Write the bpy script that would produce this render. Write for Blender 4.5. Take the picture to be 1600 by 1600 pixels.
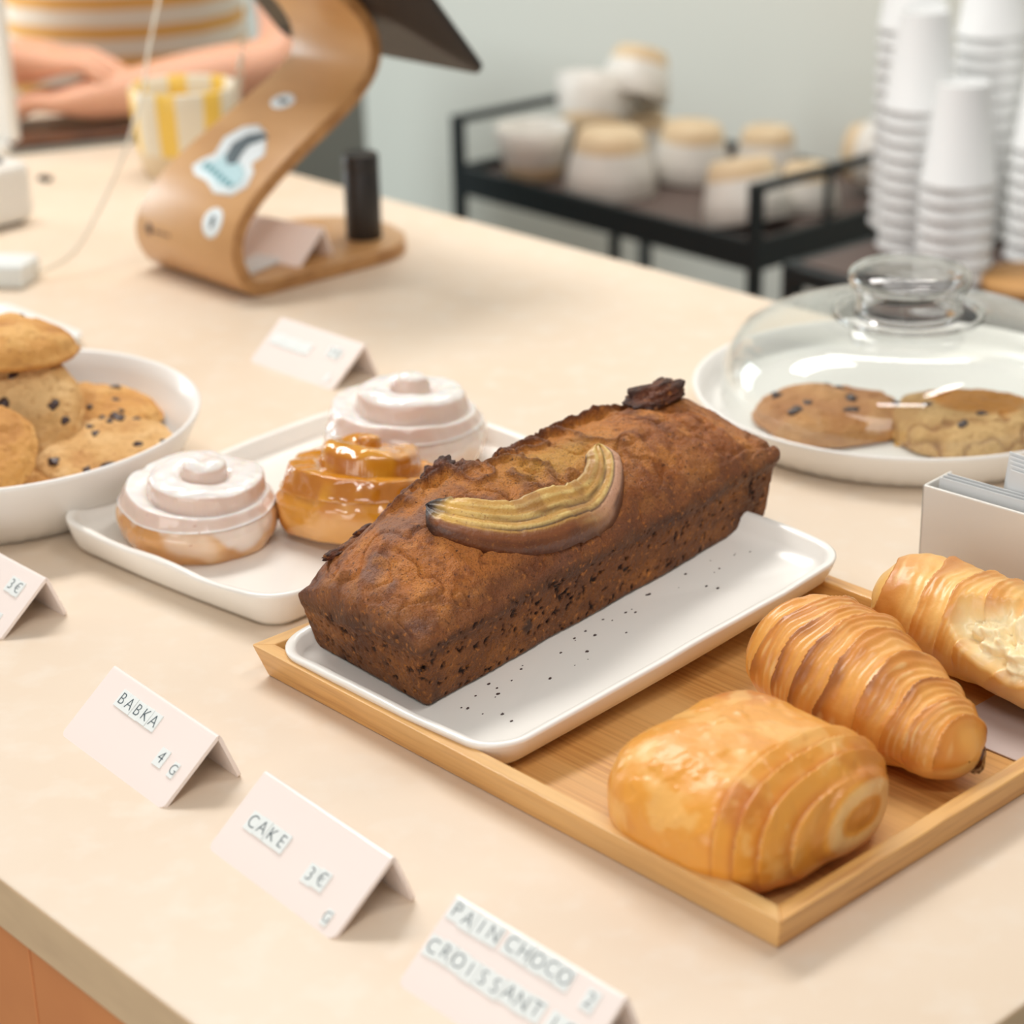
import bpy, bmesh, math, random
import numpy as np
from mathutils import Vector, Matrix, Euler
from mathutils.bvhtree import BVHTree
random.seed(7)
for o in list(bpy.data.objects): bpy.data.objects.remove(o)
S = bpy.context.scene
COL = S.collection
R = math.radians
PI = math.pi

# ---------------------------------------------------------------- camera
PITCH, ROLL, CAMH = R(22.91), R(-1.27), 0.55
fw = Vector((0, math.cos(PITCH), -math.sin(PITCH)))
rt = Vector((1, 0, 0)); up = rt.cross(fw)
cr, sr = math.cos(ROLL), math.sin(ROLL)
CR = cr*rt + sr*up; CU = -sr*rt + cr*up
cd = bpy.data.cameras.new('camera'); cam = bpy.data.objects.new('camera', cd); COL.objects.link(cam)
M = Matrix((CR, CU, -fw)).transposed().to_4x4(); M.translation = Vector((0, 0, CAMH)); cam.matrix_world = M
cd.sensor_width = 36; cd.lens = 3277/1600*36; cd.clip_start = .02
cd.dof.use_dof = True; cd.dof.focus_distance = 1.15; cd.dof.aperture_fstop = 5.6
S.camera = cam
# ---------------------------------------------------------------- world, lights, exposure
S.view_settings.view_transform = 'Standard'; S.view_settings.look = 'None'
S.view_settings.gamma = 1; S.view_settings.exposure = -0.14
W = bpy.data.worlds.new('world'); S.world = W; W.use_nodes = True
W.node_tree.nodes['Background'].inputs[0].default_value = (1.0, .98, .95, 1)
W.node_tree.nodes['Background'].inputs[1].default_value = .34

def area(name, loc, target, sx, sy, power, color):
    l = bpy.data.lights.new(name, 'AREA'); l.shape = 'RECTANGLE'; l.size = sx; l.size_y = sy
    l.energy = power; l.color = color
    o = bpy.data.objects.new(name, l); COL.objects.link(o); o.location = loc
    o.rotation_euler = (Vector(target)-Vector(loc)).to_track_quat('-Z', 'Y').to_euler()
    return o
area('ceiling_strip', (-.55, 2.35, 1.75), (-.05, 1.2, 0), 1.3, .35, 34, (1, .96, .915))
area('ceiling_strip', (.7, .9, 1.8), (.1, 1.25, 0), .9, .12, 8, (1, .96, .92))
area('ceiling_strip', (-.1, -.25, 1.75), (0, 1.3, 0), 1.1, .10, 11, (1, .96, .93))
area('front_fill', (-1.3, -1.0, .45), (-.1, 1.1, -.15), 1.6, 1.3, 20, (1, .96, .91))  # added soft fill from the customer side, brightens counter front and loaf sides
area('window_daylight', (-1.9, 3.1, .4), (.4, 3.7, -.2), 1.0, 1.2, 34, (.86, .96, 1))
area('ceiling_strip', (.5, 2.9, 1.75), (.6, 3.6, .0), 1.0, .12, 10, (1, .97, .90))  # extra strip added only to lift the back wall

# ---------------------------------------------------------------- helpers
def lin(c):
    def f(v):
        v /= 255
        return v/12.92 if v <= .04045 else ((v+.055)/1.055)**2.4
    return tuple(f(v) for v in c)
def empty(name, label, cat, loc=(0, 0, 0), rz=0, group=None):
    o = bpy.data.objects.new(name, None); COL.objects.link(o)
    o.location = loc; o.rotation_euler = (0, 0, rz); o.empty_display_size = .02
    return tag(o, label, cat, group)
def tag(o, label=None, cat=None, group=None, kind=None):
    if label: o['label'] = label
    if cat: o['category'] = cat
    if group: o['group'] = group
    if kind: o['kind'] = kind
    return o
def obj(name, me, mat=None, parent=None, loc=None, rot=None):
    o = bpy.data.objects.new(name, me); COL.objects.link(o)
    if mat is not None and not me.materials: me.materials.append(mat)
    if parent: o.parent = parent
    if loc is not None: o.location = loc
    if rot is not None: o.rotation_euler = rot
    return o
def mesh(verts, faces, smooth=True, cols=None):
    me = bpy.data.meshes.new('m')
    me.from_pydata([tuple(map(float, v)) for v in verts], [], [tuple(map(int, f)) for f in faces])
    if cols is not None: setcol(me, cols)
    if smooth: me.polygons.foreach_set('use_smooth', [True]*len(me.polygons))
    me.update(); return me
def setcol(me, cols):
    a = me.color_attributes.new('Col', 'FLOAT_COLOR', 'POINT')
    c = np.ones((len(cols), 4), np.float32); c[:, :3] = cols
    a.data.foreach_set('color', c.ravel())
def recalc(me):
    bm = bmesh.new(); bm.from_mesh(me); bmesh.ops.recalc_face_normals(bm, faces=bm.faces); bm.to_mesh(me); bm.free(); return me
def box(sx, sy, sz, c=(0, 0, 0), bev=0.0, seg=2, rot=None):
    bm = bmesh.new(); bmesh.ops.create_cube(bm, size=1)
    bmesh.ops.scale(bm, vec=(sx, sy, sz), verts=bm.verts)
    if bev: bmesh.ops.bevel(bm, geom=bm.edges[:], offset=bev, segments=seg, profile=.5, affect='EDGES')
    if rot is not None: bmesh.ops.rotate(bm, cent=(0, 0, 0), matrix=Euler(rot).to_matrix(), verts=bm.verts)
    bmesh.ops.translate(bm, vec=c, verts=bm.verts)
    me = bpy.data.meshes.new('m'); bm.to_mesh(me); bm.free(); return me
def bar(p0, p1, w, h, bev=0.0):
    p0, p1 = Vector(p0), Vector(p1); d = p1-p0
    me = box(w, h, d.length, bev=bev)
    me.transform(Matrix.Translation((p0+p1)/2) @ d.to_track_quat('Z', 'Y').to_matrix().to_4x4()); return me
def join(mes):
    bm = bmesh.new()
    for m in mes: bm.from_mesh(m)
    me = bpy.data.meshes.new('m'); bm.to_mesh(me); bm.free(); return me
def smooth(me, on=True):
    me.polygons.foreach_set('use_smooth', [on]*len(me.polygons)); return me
def lathe(prof, n=64, closed=False, scallop=None):
    V, Fc = [], []
    m = len(prof)
    for i in range(n):
        t = 2*PI*i/n
        for j, (r, z) in enumerate(prof):
            rr = r*(scallop(t, r, z) if scallop else 1)
            V.append((rr*math.cos(t), rr*math.sin(t), z))
    for i in range(n):
        k = (i+1) % n
        for j in range(m if closed else m-1):
            q = (j+1) % m
            Fc.append((i*m+j, k*m+j, k*m+q, i*m+q))
    me = mesh(V, Fc); bm = bmesh.new(); bm.from_mesh(me)
    bmesh.ops.remove_doubles(bm, verts=bm.verts, dist=1e-6); bmesh.ops.recalc_face_normals(bm, faces=bm.faces)
    bm.to_mesh(me); bm.free(); return smooth(me)
def tube(pts, r, n=10, caps=True, closed=False):
    pts = [Vector(p) for p in pts]; V, Fc = [], []
    rr = r if hasattr(r, '__len__') else [r]*len(pts)
    ref = Vector((0, 0, 1))
    for i, p in enumerate(pts):
        a, b = pts[max(0, i-1)], pts[min(len(pts)-1, i+1)]
        t = (b-a).normalized()
        if abs(t.dot(ref)) > .97: ref = Vector((1, 0, 0))
        u = t.cross(ref).normalized(); w = t.cross(u); ref = -w if False else ref
        for k in range(n):
            g = 2*PI*k/n; V.append(p+(u*math.cos(g)+w*math.sin(g))*rr[i])
    for i in range(len(pts)-1):
        for k in range(n): Fc.append((i*n+k, i*n+(k+1) % n, (i+1)*n+(k+1) % n, (i+1)*n+k))
    if caps: Fc.append(tuple(range(n))[::-1]); Fc.append(tuple(range((len(pts)-1)*n, len(pts)*n)))
    return recalc(mesh(V, Fc))
def catmull(P, n=10):
    P = [Vector(p) for p in P]; Q = [P[0]*2-P[1]]+P+[P[-1]*2-P[-2]]; out = []
    for i in range(1, len(Q)-2):
        for k in range(n):
            t = k/n; a, b, c, d = Q[i-1:i+3]
            out.append(.5*((2*b)+(c-a)*t+(2*a-5*b+4*c-d)*t*t+(3*b-a-3*c+d)*t**3))
    out.append(P[-1]); return out
def rrect(hx, hy, r, n=8, bow=0.0):
    P = []
    for cx, cy, a0 in ((hx-r, hy-r, 0), (-hx+r, hy-r, 90), (-hx+r, -hy+r, 180), (hx-r, -hy+r, 270)):
        for k in range(n+1):
            a = R(a0+90*k/n); P.append((cx+r*math.cos(a), cy+r*math.sin(a)))
    Q = []
    m = len(P)
    for i in range(m):                       # extra points along straight runs, slightly bowed out
        a, b = P[i], P[(i+1) % m]; Q.append(a)
        if i % (n+1) == n:
            L = math.hypot(b[0]-a[0], b[1]-a[1])
            nx, ny = (b[1]-a[1])/max(L, 1e-9), -(b[0]-a[0])/max(L, 1e-9)
            for k in range(1, 12):
                t = k/12; w = bow*math.sin(PI*t)
                Q.append((a[0]+(b[0]-a[0])*t+nx*w, a[1]+(b[1]-a[1])*t+ny*w))
    return Q
def loft(loops, cap=True):
    V, Fc = [], []; n = len(loops[0])
    for L in loops: V += L
    for i in range(len(loops)-1):
        for k in range(n): Fc.append((i*n+k, i*n+(k+1) % n, (i+1)*n+(k+1) % n, (i+1)*n+k))
    if cap:
        for base, rev in ((0, True), ((len(loops)-1)*n, False)):
            c = np.mean(V[base:base+n], 0); V.append(tuple(c)); ci = len(V)-1
            for k in range(n): Fc.append((base+(k+1) % n, base+k, ci) if rev else (base+k, base+(k+1) % n, ci))
    return recalc(mesh(V, Fc))
# numpy value noise
def _h(ix, iy, iz, s):
    n = (ix*374761393+iy*668265263+iz*2147483647+s*974634777) & 0xffffffff
    n = ((n ^ (n >> 13))*1274126177) & 0xffffffff
    n = ((n ^ (n >> 15))*2246822519) & 0xffffffff
    return ((n ^ (n >> 16)) & 0xffffff)/float(0xffffff)
def vn(P, sc, s=0):
    Q = np.asarray(P, float)*sc+1000; I = np.floor(Q).astype(np.int64); f = Q-I; f = f*f*(3-2*f)
    x, y, z = I.T; o = 0
    for dx in (0, 1):
        for dy in (0, 1):
            for dz in (0, 1):
                w = (f[:, 0] if dx else 1-f[:, 0])*(f[:, 1] if dy else 1-f[:, 1])*(f[:, 2] if dz else 1-f[:, 2])
                o = o+w*_h(x+dx, y+dy, z+dz, s)
    return o*2-1
def fbm(P, sc, oc=4, s=0, g=.5):
    a, o = 1, 0
    for k in range(oc): o = o+a*vn(P, sc*2**k, s+k*17); a *= g
    return o
def ss(x, a, b):
    t = np.clip((x-a)/(b-a), 0, 1); return t*t*(3-2*t)
def mixc(a, b, t): return a*(1-t[:, None])+b*t[:, None]
C_ = lambda *c: np.array(lin(c))
def cubegrid(nx, ny, nz):
    idx, V, Fc = {}, [], []
    def g(i, j, k):
        if (i, j, k) not in idx: idx[(i, j, k)] = len(V); V.append((2*i/nx-1, 2*j/ny-1, 2*k/nz-1))
        return idx[(i, j, k)]
    for i in range(nx):
        for j in range(ny):
            Fc.append((g(i, j, 0), g(i, j+1, 0), g(i+1, j+1, 0), g(i+1, j, 0)))
            Fc.append((g(i, j, nz), g(i+1, j, nz), g(i+1, j+1, nz), g(i, j+1, nz)))
    for i in range(nx):
        for k in range(nz):
            Fc.append((g(i, 0, k), g(i+1, 0, k), g(i+1, 0, k+1), g(i, 0, k+1)))
            Fc.append((g(i, ny, k), g(i, ny, k+1), g(i+1, ny, k+1), g(i+1, ny, k)))
    for j in range(ny):
        for k in range(nz):
            Fc.append((g(0, j, k), g(0, j, k+1), g(0, j+1, k+1), g(0, j+1, k)))
            Fc.append((g(nx, j, k), g(nx, j+1, k), g(nx, j+1, k+1), g(nx, j, k+1)))
    return np.array(V), Fc
def normals(me):
    a = np.zeros(len(me.vertices)*3); me.vertex_normals.foreach_get('vector', a); return a.reshape(-1, 3)
def coords(me):
    a = np.zeros(len(me.vertices)*3); me.vertices.foreach_get('co', a); return a.reshape(-1, 3)
def setco(me, P): me.vertices.foreach_set('co', np.asarray(P, float).ravel()); me.update()

# ---------------------------------------------------------------- materials
def mat(name, col, rough=.5, metal=0, spec=.5, coat=0, coatr=.1, sss=0, noise=None, bump=None, attr=False, trans=0, tex='generated'):
    """noise: (scale, colour2, lo, hi, detail) mixed in; bump: list of (scale, strength, distance, stretch)"""
    m = bpy.data.materials.new(name); m.use_nodes = True; nt = m.node_tree; N = nt.nodes; L = nt.links
    b = N['Principled BSDF']; b.inputs['Roughness'].default_value = rough; b.inputs['Metallic'].default_value = metal
    b.inputs['Specular IOR Level'].default_value = spec; b.inputs['Coat Weight'].default_value = coat; b.inputs['Coat Roughness'].default_value = coatr
    if sss:
        b.inputs['Subsurface Weight'].default_value = sss; b.inputs['Subsurface Radius'].default_value = (.012, .006, .003); b.inputs['Subsurface Scale'].default_value = .5
    b.inputs['Transmission Weight'].default_value = trans
    tc = N.new('ShaderNodeTexCoord')
    src = None
    if attr:
        a = N.new('ShaderNodeVertexColor'); a.layer_name = 'Col'; src = a.outputs[0]
    else:
        rgb = N.new('ShaderNodeRGB'); rgb.outputs[0].default_value = (*col, 1); src = rgb.outputs[0]
    for nz in (noise or []):
        sc, c2, lo, hi, st = nz
        mp = N.new('ShaderNodeMapping'); mp.inputs['Scale'].default_value = st; L.new(tc.outputs['Object'], mp.inputs[0])
        n = N.new('ShaderNodeTexNoise'); n.inputs['Scale'].default_value = sc; n.inputs['Detail'].default_value = 5; L.new(mp.outputs[0], n.inputs['Vector'])
        mr = N.new('ShaderNodeMapRange'); mr.inputs[1].default_value = lo; mr.inputs[2].default_value = hi; L.new(n.outputs[0], mr.inputs[0])
        mx = N.new('ShaderNodeMix'); mx.data_type = 'RGBA'; L.new(mr.outputs[0], mx.inputs[0]); L.new(src, mx.inputs[6]); mx.inputs[7].default_value = (*c2, 1)
        src = mx.outputs[2]
    L.new(src, b.inputs['Base Color'])
    prev = None
    for (sc, stg, dist, st) in (bump or []):
        mp = N.new('ShaderNodeMapping'); mp.inputs['Scale'].default_value = st; L.new(tc.outputs['Object'], mp.inputs[0])
        n = N.new('ShaderNodeTexNoise'); n.inputs['Scale'].default_value = sc; n.inputs['Detail'].default_value = 6; L.new(mp.outputs[0], n.inputs['Vector'])
        bp = N.new('ShaderNodeBump'); bp.inputs['Strength'].default_value = stg; bp.inputs['Distance'].default_value = dist; L.new(n.outputs[0], bp.inputs['Height'])
        if prev: L.new(prev.outputs[0], bp.inputs['Normal'])
        prev = bp
    if prev: L.new(prev.outputs[0], b.inputs['Normal'])
    return m
ONE = (1, 1, 1)
m_counter = mat('counter_laminate', lin((228, 210, 188)), .42, noise=[(6, lin((225, 204, 179)), .42, .70, ONE), (45, lin((230, 215, 196)), .5, .75, ONE)], bump=[(300, .05, .0004, ONE)])
m_edge = mat('counter_edge', lin((230, 196, 156)), .55, noise=[(20, lin((220, 186, 148)), .4, .7, (1, 1, 3))])
m_terra = mat('terracotta_panel', lin((228, 148, 90)), .6, noise=[(8, lin((218, 138, 84)), .4, .7, ONE)])
m_bamboo = mat('bamboo', lin((224, 171, 98)), .38, coat=.25, coatr=.25, noise=[(42, lin((190, 130, 64)), .45, .72, (.35, 6, 6)), (9, lin((232, 190, 126)), .45, .7, (.3, 3, 3))], bump=[(60, .12, .0005, (.3, 8, 8))])
m_bamboo_y = mat('bamboo_cross', lin((224, 171, 98)), .38, coat=.25, coatr=.25, noise=[(42, lin((190, 130, 64)), .45, .72, (6, .35, 6)), (9, lin((232, 190, 126)), .45, .7, (3, .3, 3))], bump=[(60, .12, .0005, (8, .3, 8))])
m_board = mat('bamboo_floor', lin((214, 160, 92)), .42, coat=.15, coatr=.3, noise=[(30, lin((180, 120, 56)), .42, .70, (.25, 12, 1)), (4, lin((226, 180, 116)), .4, .7, (.3, 4, 1))], bump=[(50, .12, .0005, (.2, 10, 1))])
m_cer = mat('white_ceramic', lin((244, 241, 234)), .28, coat=.3, coatr=.15, bump=[(18, .15, .002, ONE)])
m_cerraw = mat('raw_ceramic_edge', lin((232, 220, 200)), .6)
m_cersat = mat('white_satin_ceramic', lin((243, 241, 236)), .32, coat=.2)
m_sign = mat('pale_pink_acrylic', lin((250, 237, 230)), .25, coat=.3)
m_tile = mat('white_letter_tile', lin((238, 243, 241)), .35)
m_ink = mat('dark_ink', lin((84, 98, 104)), .5)
m_white = mat('white_plastic', lin((228, 224, 216)), .3, coat=.2)
m_whitel = mat('white_plastic_cool', lin((224, 228, 226)), .35)
m_dark = mat('black_steel', lin((22, 32, 36)), .5)
m_black = mat('black_plastic', lin((38, 34, 32)), .45)
m_darkwood = mat('dark_board', lin((92, 76, 70)), .55)
m_wall = mat('wall_paint', lin((220, 218, 207)), .8)
m_floor = mat('floor_vinyl', lin((128, 150, 146)), .6)
m_ceil = mat('ceiling_paint', lin((225, 222, 214)), .8)
m_ply = mat('bent_plywood', lin((206, 158, 104)), .38, coat=.25, coatr=.25, noise=[(25, lin((192, 142, 88)), .42, .7, (1, .25, 1))])
m_plyedge = mat('plywood_edge', lin((186, 138, 86)), .5, noise=[(60, lin((164, 116, 68)), .4, .6, (1, .2, 1))])
m_tablet = mat('tablet_grey', lin((46, 40, 38)), .45, metal=.2)
m_paper = mat('paper_cup_white', lin((226, 228, 228)), .6)
m_stone = mat('stoneware_glaze', lin((228, 224, 216)), .4, noise=[(12, lin((200, 196, 188)), .45, .7, ONE)])
m_clay = mat('raw_clay', lin((222, 200, 166)), .75, noise=[(20, lin((206, 178, 140)), .4, .7, ONE)])
m_grey = mat('grey_cabinet', lin((128, 130, 124)), .55)
m_cherry = mat('brown_leather', lin((112, 70, 44)), .45, noise=[(14, lin((84, 52, 36)), .4, .65, ONE)])
m_skin = mat('skin', lin((222, 168, 138)), .5, sss=.2)
m_hair = mat('brown_hair', lin((70, 48, 34)), .6)
m_trouser = mat('dark_trousers', lin((62, 58, 56)), .8)
m_lens = mat('eye_dark', lin((40, 30, 26)), .2)
m_lip = mat('lips', lin((186, 112, 98)), .5)
m_loaf = mat('loaf_crust', (1, 1, 1), .5, attr=True, spec=.35, noise=[(1000, lin((84, 46, 22)), .52, .80, ONE), (420, lin((70, 38, 20)), .60, .74, ONE), (320, lin((190, 120, 52)), .58, .78, ONE)], bump=[(340, .8, .0022, ONE), (1100, .7, .0012, ONE)])
m_banana = mat('baked_banana', (1, 1, 1), .42, attr=True, coat=.15, coatr=.25, noise=[(500, lin((150, 96, 44)), .58, .80, ONE)], bump=[(420, .5, .0012, ONE)])
m_flake = mat('pastry_flake', (1, 1, 1), .36, attr=True, spec=.5, coat=.22, coatr=.3, sss=.12, bump=[(120, .3, .0016, ONE), (420, .25, .0006, ONE)])
m_cookie = mat('cookie_dough', (1, 1, 1), .7, attr=True, bump=[(200, .8, .0028, ONE), (700, .6, .0012, ONE)], noise=[(260, lin((176, 116, 56)), .56, .78, ONE)])
m_ice = mat('iced_roll', (1, 1, 1), .22, attr=True, coat=.6, coatr=.08, sss=.3, bump=[(90, .12, .001, ONE)])
m_caramel = mat('caramel_roll', (1, 1, 1), .16, attr=True, coat=1, coatr=.05, sss=.1, bump=[(70, .3, .0015, ONE)])
m_choc = mat('chocolate', lin((62, 40, 36)), .4)
m_shadow = mat('mauve_shadow', lin((196, 182, 176)), .6)  # mauve shade on the tray, put into a sheet's colour
m_orange = mat('orange_wood', lin((206, 156, 94)), .5, noise=[(10, lin((190, 136, 76)), .4, .7, (.3, 5, 1))])
m_teal = mat('teal_print', lin((70, 140, 150)), .5)
m_pale = mat('sticker_white', lin((226, 234, 236)), .4)
m_skyb = mat('sticker_pale_blue', lin((186, 218, 224)), .4)
m_cable = mat('cable_translucent', lin((214, 204, 184)), .3)

def glass_thin(name, tint=(1, 1, 1), refl=.8, base=0.035):
    m = bpy.data.materials.new(name); m.use_nodes = True; nt = m.node_tree; N = nt.nodes; L = nt.links
    N.remove(N['Principled BSDF'])
    t = N.new('ShaderNodeBsdfTransparent'); t.inputs[0].default_value = (*tint, 1)
    g = N.new('ShaderNodeBsdfGlossy'); g.inputs['Roughness'].default_value = .015; g.inputs[0].default_value = (1, 1, 1, 1)
    lw = N.new('ShaderNodeLayerWeight'); lw.inputs[0].default_value = .5
    f = N.new('ShaderNodeMath'); f.operation = 'POWER'; L.new(lw.outputs['Facing'], f.inputs[0]); f.inputs[1].default_value = 4.0
    ma = N.new('ShaderNodeMath'); ma.operation = 'MULTIPLY_ADD'; ma.inputs[1].default_value = refl; ma.inputs[2].default_value = base; ma.use_clamp = True
    mx = N.new('ShaderNodeMixShader'); L.new(f.outputs[0], ma.inputs[0]); L.new(ma.outputs[0], mx.inputs[0]); L.new(t.outputs[0], mx.inputs[1]); L.new(g.outputs[0], mx.inputs[2])
    L.new(mx.outputs[0], N['Material Output'].inputs[0]); return m
m_glass = glass_thin('clear_glass', (.97, .98, .975))
m_glassk = bpy.data.materials.new('solid_glass'); m_glassk.use_nodes = True
_b = m_glassk.node_tree.nodes['Principled BSDF']; _b.inputs['Transmission Weight'].default_value = 1; _b.inputs['Roughness'].default_value = .01; _b.inputs['IOR'].default_value = 1.45
m_acryl = glass_thin('clear_acrylic', (.86, .84, .8), 1.0, .04)

# striped materials
def stripes(name, c1, c2, scale, axis, rough, duty=.5, soft=.08, radial=0, zmax=None, c3=None):
    m = bpy.data.materials.new(name); m.use_nodes = True; nt = m.node_tree; N = nt.nodes; L = nt.links
    b = N['Principled BSDF']; b.inputs['Roughness'].default_value = rough
    tc = N.new('ShaderNodeTexCoord'); sp = N.new('ShaderNodeSeparateXYZ'); L.new(tc.outputs['Object'], sp.inputs[0])
    if radial:
        at = N.new('ShaderNodeMath'); at.operation = 'ARCTAN2'; L.new(sp.outputs[1], at.inputs[0]); L.new(sp.outputs[0], at.inputs[1])
        mu = N.new('ShaderNodeMath'); mu.operation = 'MULTIPLY'; mu.inputs[1].default_value = radial; L.new(at.outputs[0], mu.inputs[0])
    else:
        mu = N.new('ShaderNodeMath'); mu.operation = 'MULTIPLY'; mu.inputs[1].default_value = scale*2*PI; L.new(sp.outputs[axis], mu.inputs[0])
    si = N.new('ShaderNodeMath'); si.operation = 'SINE'; L.new(mu.outputs[0], si.inputs[0])
    mr = N.new('ShaderNodeMapRange'); th = math.sin(PI*(.5-duty)); mr.inputs[1].default_value = th-soft; mr.inputs[2].default_value = th+soft; L.new(si.outputs[0], mr.inputs[0])
    mx = N.new('ShaderNodeMix'); mx.data_type = 'RGBA'; mx.inputs[6].default_value = (*c1, 1); mx.inputs[7].default_value = (*c2, 1); L.new(mr.outputs[0], mx.inputs[0])
    L.new(mx.outputs[2], b.inputs['Base Color']); return m
m_mug = stripes('yellow_striped_glaze', lin((226, 216, 194)), lin((236, 196, 86)), 0, 0, .3, duty=.42, radial=7)
m_shirt = stripes('striped_shirt', lin((240, 230, 214)), lin((234, 178, 96)), 25, 2, .85, duty=.42, soft=.15)

# ================================================================ the room
def struct(name, me, m): o = obj(name, me, m); o['kind'] = 'structure'; return o
struct('floor', box(9, 9, .04, (0, 3, -.92)), m_floor)
ud = Vector((math.cos(R(-48.5)), math.sin(R(-48.5)), 0)); vd = Vector((-ud.y, ud.x, 0))
def wallbox(p, L0, L1, th, z0, z1):
    a = Vector(p)+ud*L0; b = Vector(p)+ud*L1
    me = box((b-a).length, th, z1-z0, (0, 0, 0)); me.transform(Matrix.Translation(((a+b)/2+Vector((0, 0, (z0+z1)/2)))) @ Matrix.Rotation(R(-48.5), 4, 'Z')); return me
struct('wall_back', wallbox((.30, 3.80, 0), -3.5, 2.6, .08, -.9, 1.9), m_wall)
struct('baseboard_back', wallbox((.272, 3.755, 0), -3.5, 2.6, .02, -.9, -.82), m_ceil)

# counter: body panels and the continuous top
CA = -.8275
cu = Vector((math.cos(CA), math.sin(CA), 0)); cv = Vector((-math.sin(CA), math.cos(CA), 0))
# front line passes cv*.3994, back line passes cv*1.366 ; right edge through (.2083,.7394)
F0, F1 = .3994, 1.366
s_r = Vector((.2083, .7394, 0)).dot(cu)
s_l = -3.0
def slab(s0, s1, t0, t1, z0, z1, bev=0):
    me = box(s1-s0, t1-t0, z1-z0, ((s0+s1)/2, (t0+t1)/2, (z0+z1)/2), bev=bev)
    me.transform(Matrix.Rotation(CA, 4, 'Z')); return me
t = tag(obj('countertop', slab(s_l, s_r, F0, F1, -.031, 0, .0015), m_counter), 'long pale beige bakery countertop that everything for sale stands on', 'countertop')
t.data.materials.append(m_edge)
for p in t.data.polygons:
    if abs(p.normal.z) < .5: p.material_index = 1
ct = empty('counter_base', 'terracotta panelled base under the beige countertop', 'counter')
obj('side_panel', slab(s_r-.024, s_r-.004, F0+.02, F1-.02, -.9, -.0315), m_terra, ct)
for k in range(26):
    a = s_r-.006-.0955*(k+1); obj('front_panel', slab(a, a+.0945, F0+.004, F0+.022, -.9, -.0315, .0012), m_terra, ct)
obj('carcass', slab(s_l+.1, s_r-.03, F0+.024, F1-.03, -.9, -.034), m_terra, ct)

# ================================================================ bamboo tray
def fr(x, y, a): return (x*math.cos(a)-y*math.sin(a), x*math.sin(a)+y*math.cos(a))
TC = (.1147, .782); TA, TB, TH = .3906, .302, .020
tr = empty('bamboo_tray', 'rectangular bamboo tray with raised edges under the banana bread plate and croissants', 'tray')
tcx, tcy = TC[0]+fr(-TA/2, TB/2, CA)[0], TC[1]+fr(-TA/2, TB/2, CA)[1]
tr.location = (tcx, tcy, 0); tr.rotation_euler = (0, 0, CA)
obj('tray_floor', box(TA-.016, TB-.016, .0035, (0, 0, .00185), .0005), m_board, tr)
def traywall(L, m, along_x, sgn, off):
    # cross-section leaning outwards
    w, lean = .0095, .006
    sec = [(-w-lean+0.000, .0002), (-lean, .0002), (0, TH), (-w, TH)]        # (outward, z), outward measured from outer top edge
    V = []
    for e in (-1, 1):
        for (o_, z) in sec:
            l = e*(L/2+o_)
            V.append((l, sgn*(off+o_), z) if along_x else (sgn*(off+o_), l, z))
    Fc = [(0, 1, 5, 4), (1, 2, 6, 5), (2, 3, 7, 6), (3, 0, 4, 7), (0, 3, 2, 1), (4, 5, 6, 7)]
    me = recalc(mesh(V, Fc, False)); bm = bmesh.new(); bm.from_mesh(me)
    bmesh.ops.bevel(bm, geom=bm.edges[:], offset=.0007, segments=2, profile=.5, affect='EDGES'); bm.to_mesh(me); bm.free(); return me
for sgn in (-1, 1):
    obj('tray_side', traywall(TA, m_bamboo, True, sgn, TB/2), m_bamboo, tr)
    obj('tray_side', traywall(TB, m_bamboo_y, False, sgn, TA/2), m_bamboo_y, tr)

# ================================================================ plates
def plate(name, label, loc, rz, hx, hy, r, zf, zr, lip, bow, m=m_cer, wav=.0008, seed=1):
    o = empty(name, label, 'plate', loc, rz)
    prof = [(lip*2.2, 0), (lip*1.3, .0004), (lip*.75, zr*.22), (lip*.28, zr*.6), (lip*.02, zr*.88), (0, zr*.96), (.0012, zr), (.0042, zr-.0003), (.0062, zr-.0018), (.0085, zf+.0042), (.013, zf+.0012), (.02, zf)]
    loops = []
    for ins, z in prof:
        lp = [(x, y, z) for x, y in rrect(hx-ins, hy-ins, max(r-ins, .003), 10, bow)]; loops.append(lp)
    me = loft(loops); P = coords(me); n = fbm(P*[1, 1, 0], 22, 2, seed)*wav
    f = ss(P[:, 2], zr*.3, zr); P[:, 2] += n*f*1.6; P[:, 0] += n*f; P[:, 1] += vn(P, 25, seed+5)*wav*f; setco(me, P)
    obj('dish', me, m, o); return o
PL_Z = .004
TILT = R(3.3)                     # the far end rests on the tray's raised back edge
pb = plate('serving_plate', 'rectangular white ceramic plate with rounded corners under the banana bread', (.0322, 1.1002, .0129), R(44), .1495, .0925, .026, .007, .019, .008, .002)
pb.rotation_euler = (0, -TILT, R(44))
plate('serving_plate', 'rectangular white ceramic plate carrying the three swirled buns', (-.1197, 1.297, .0003), R(48), .152, .107, .026, .009, .0235, .008, .002, seed=9)

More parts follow.
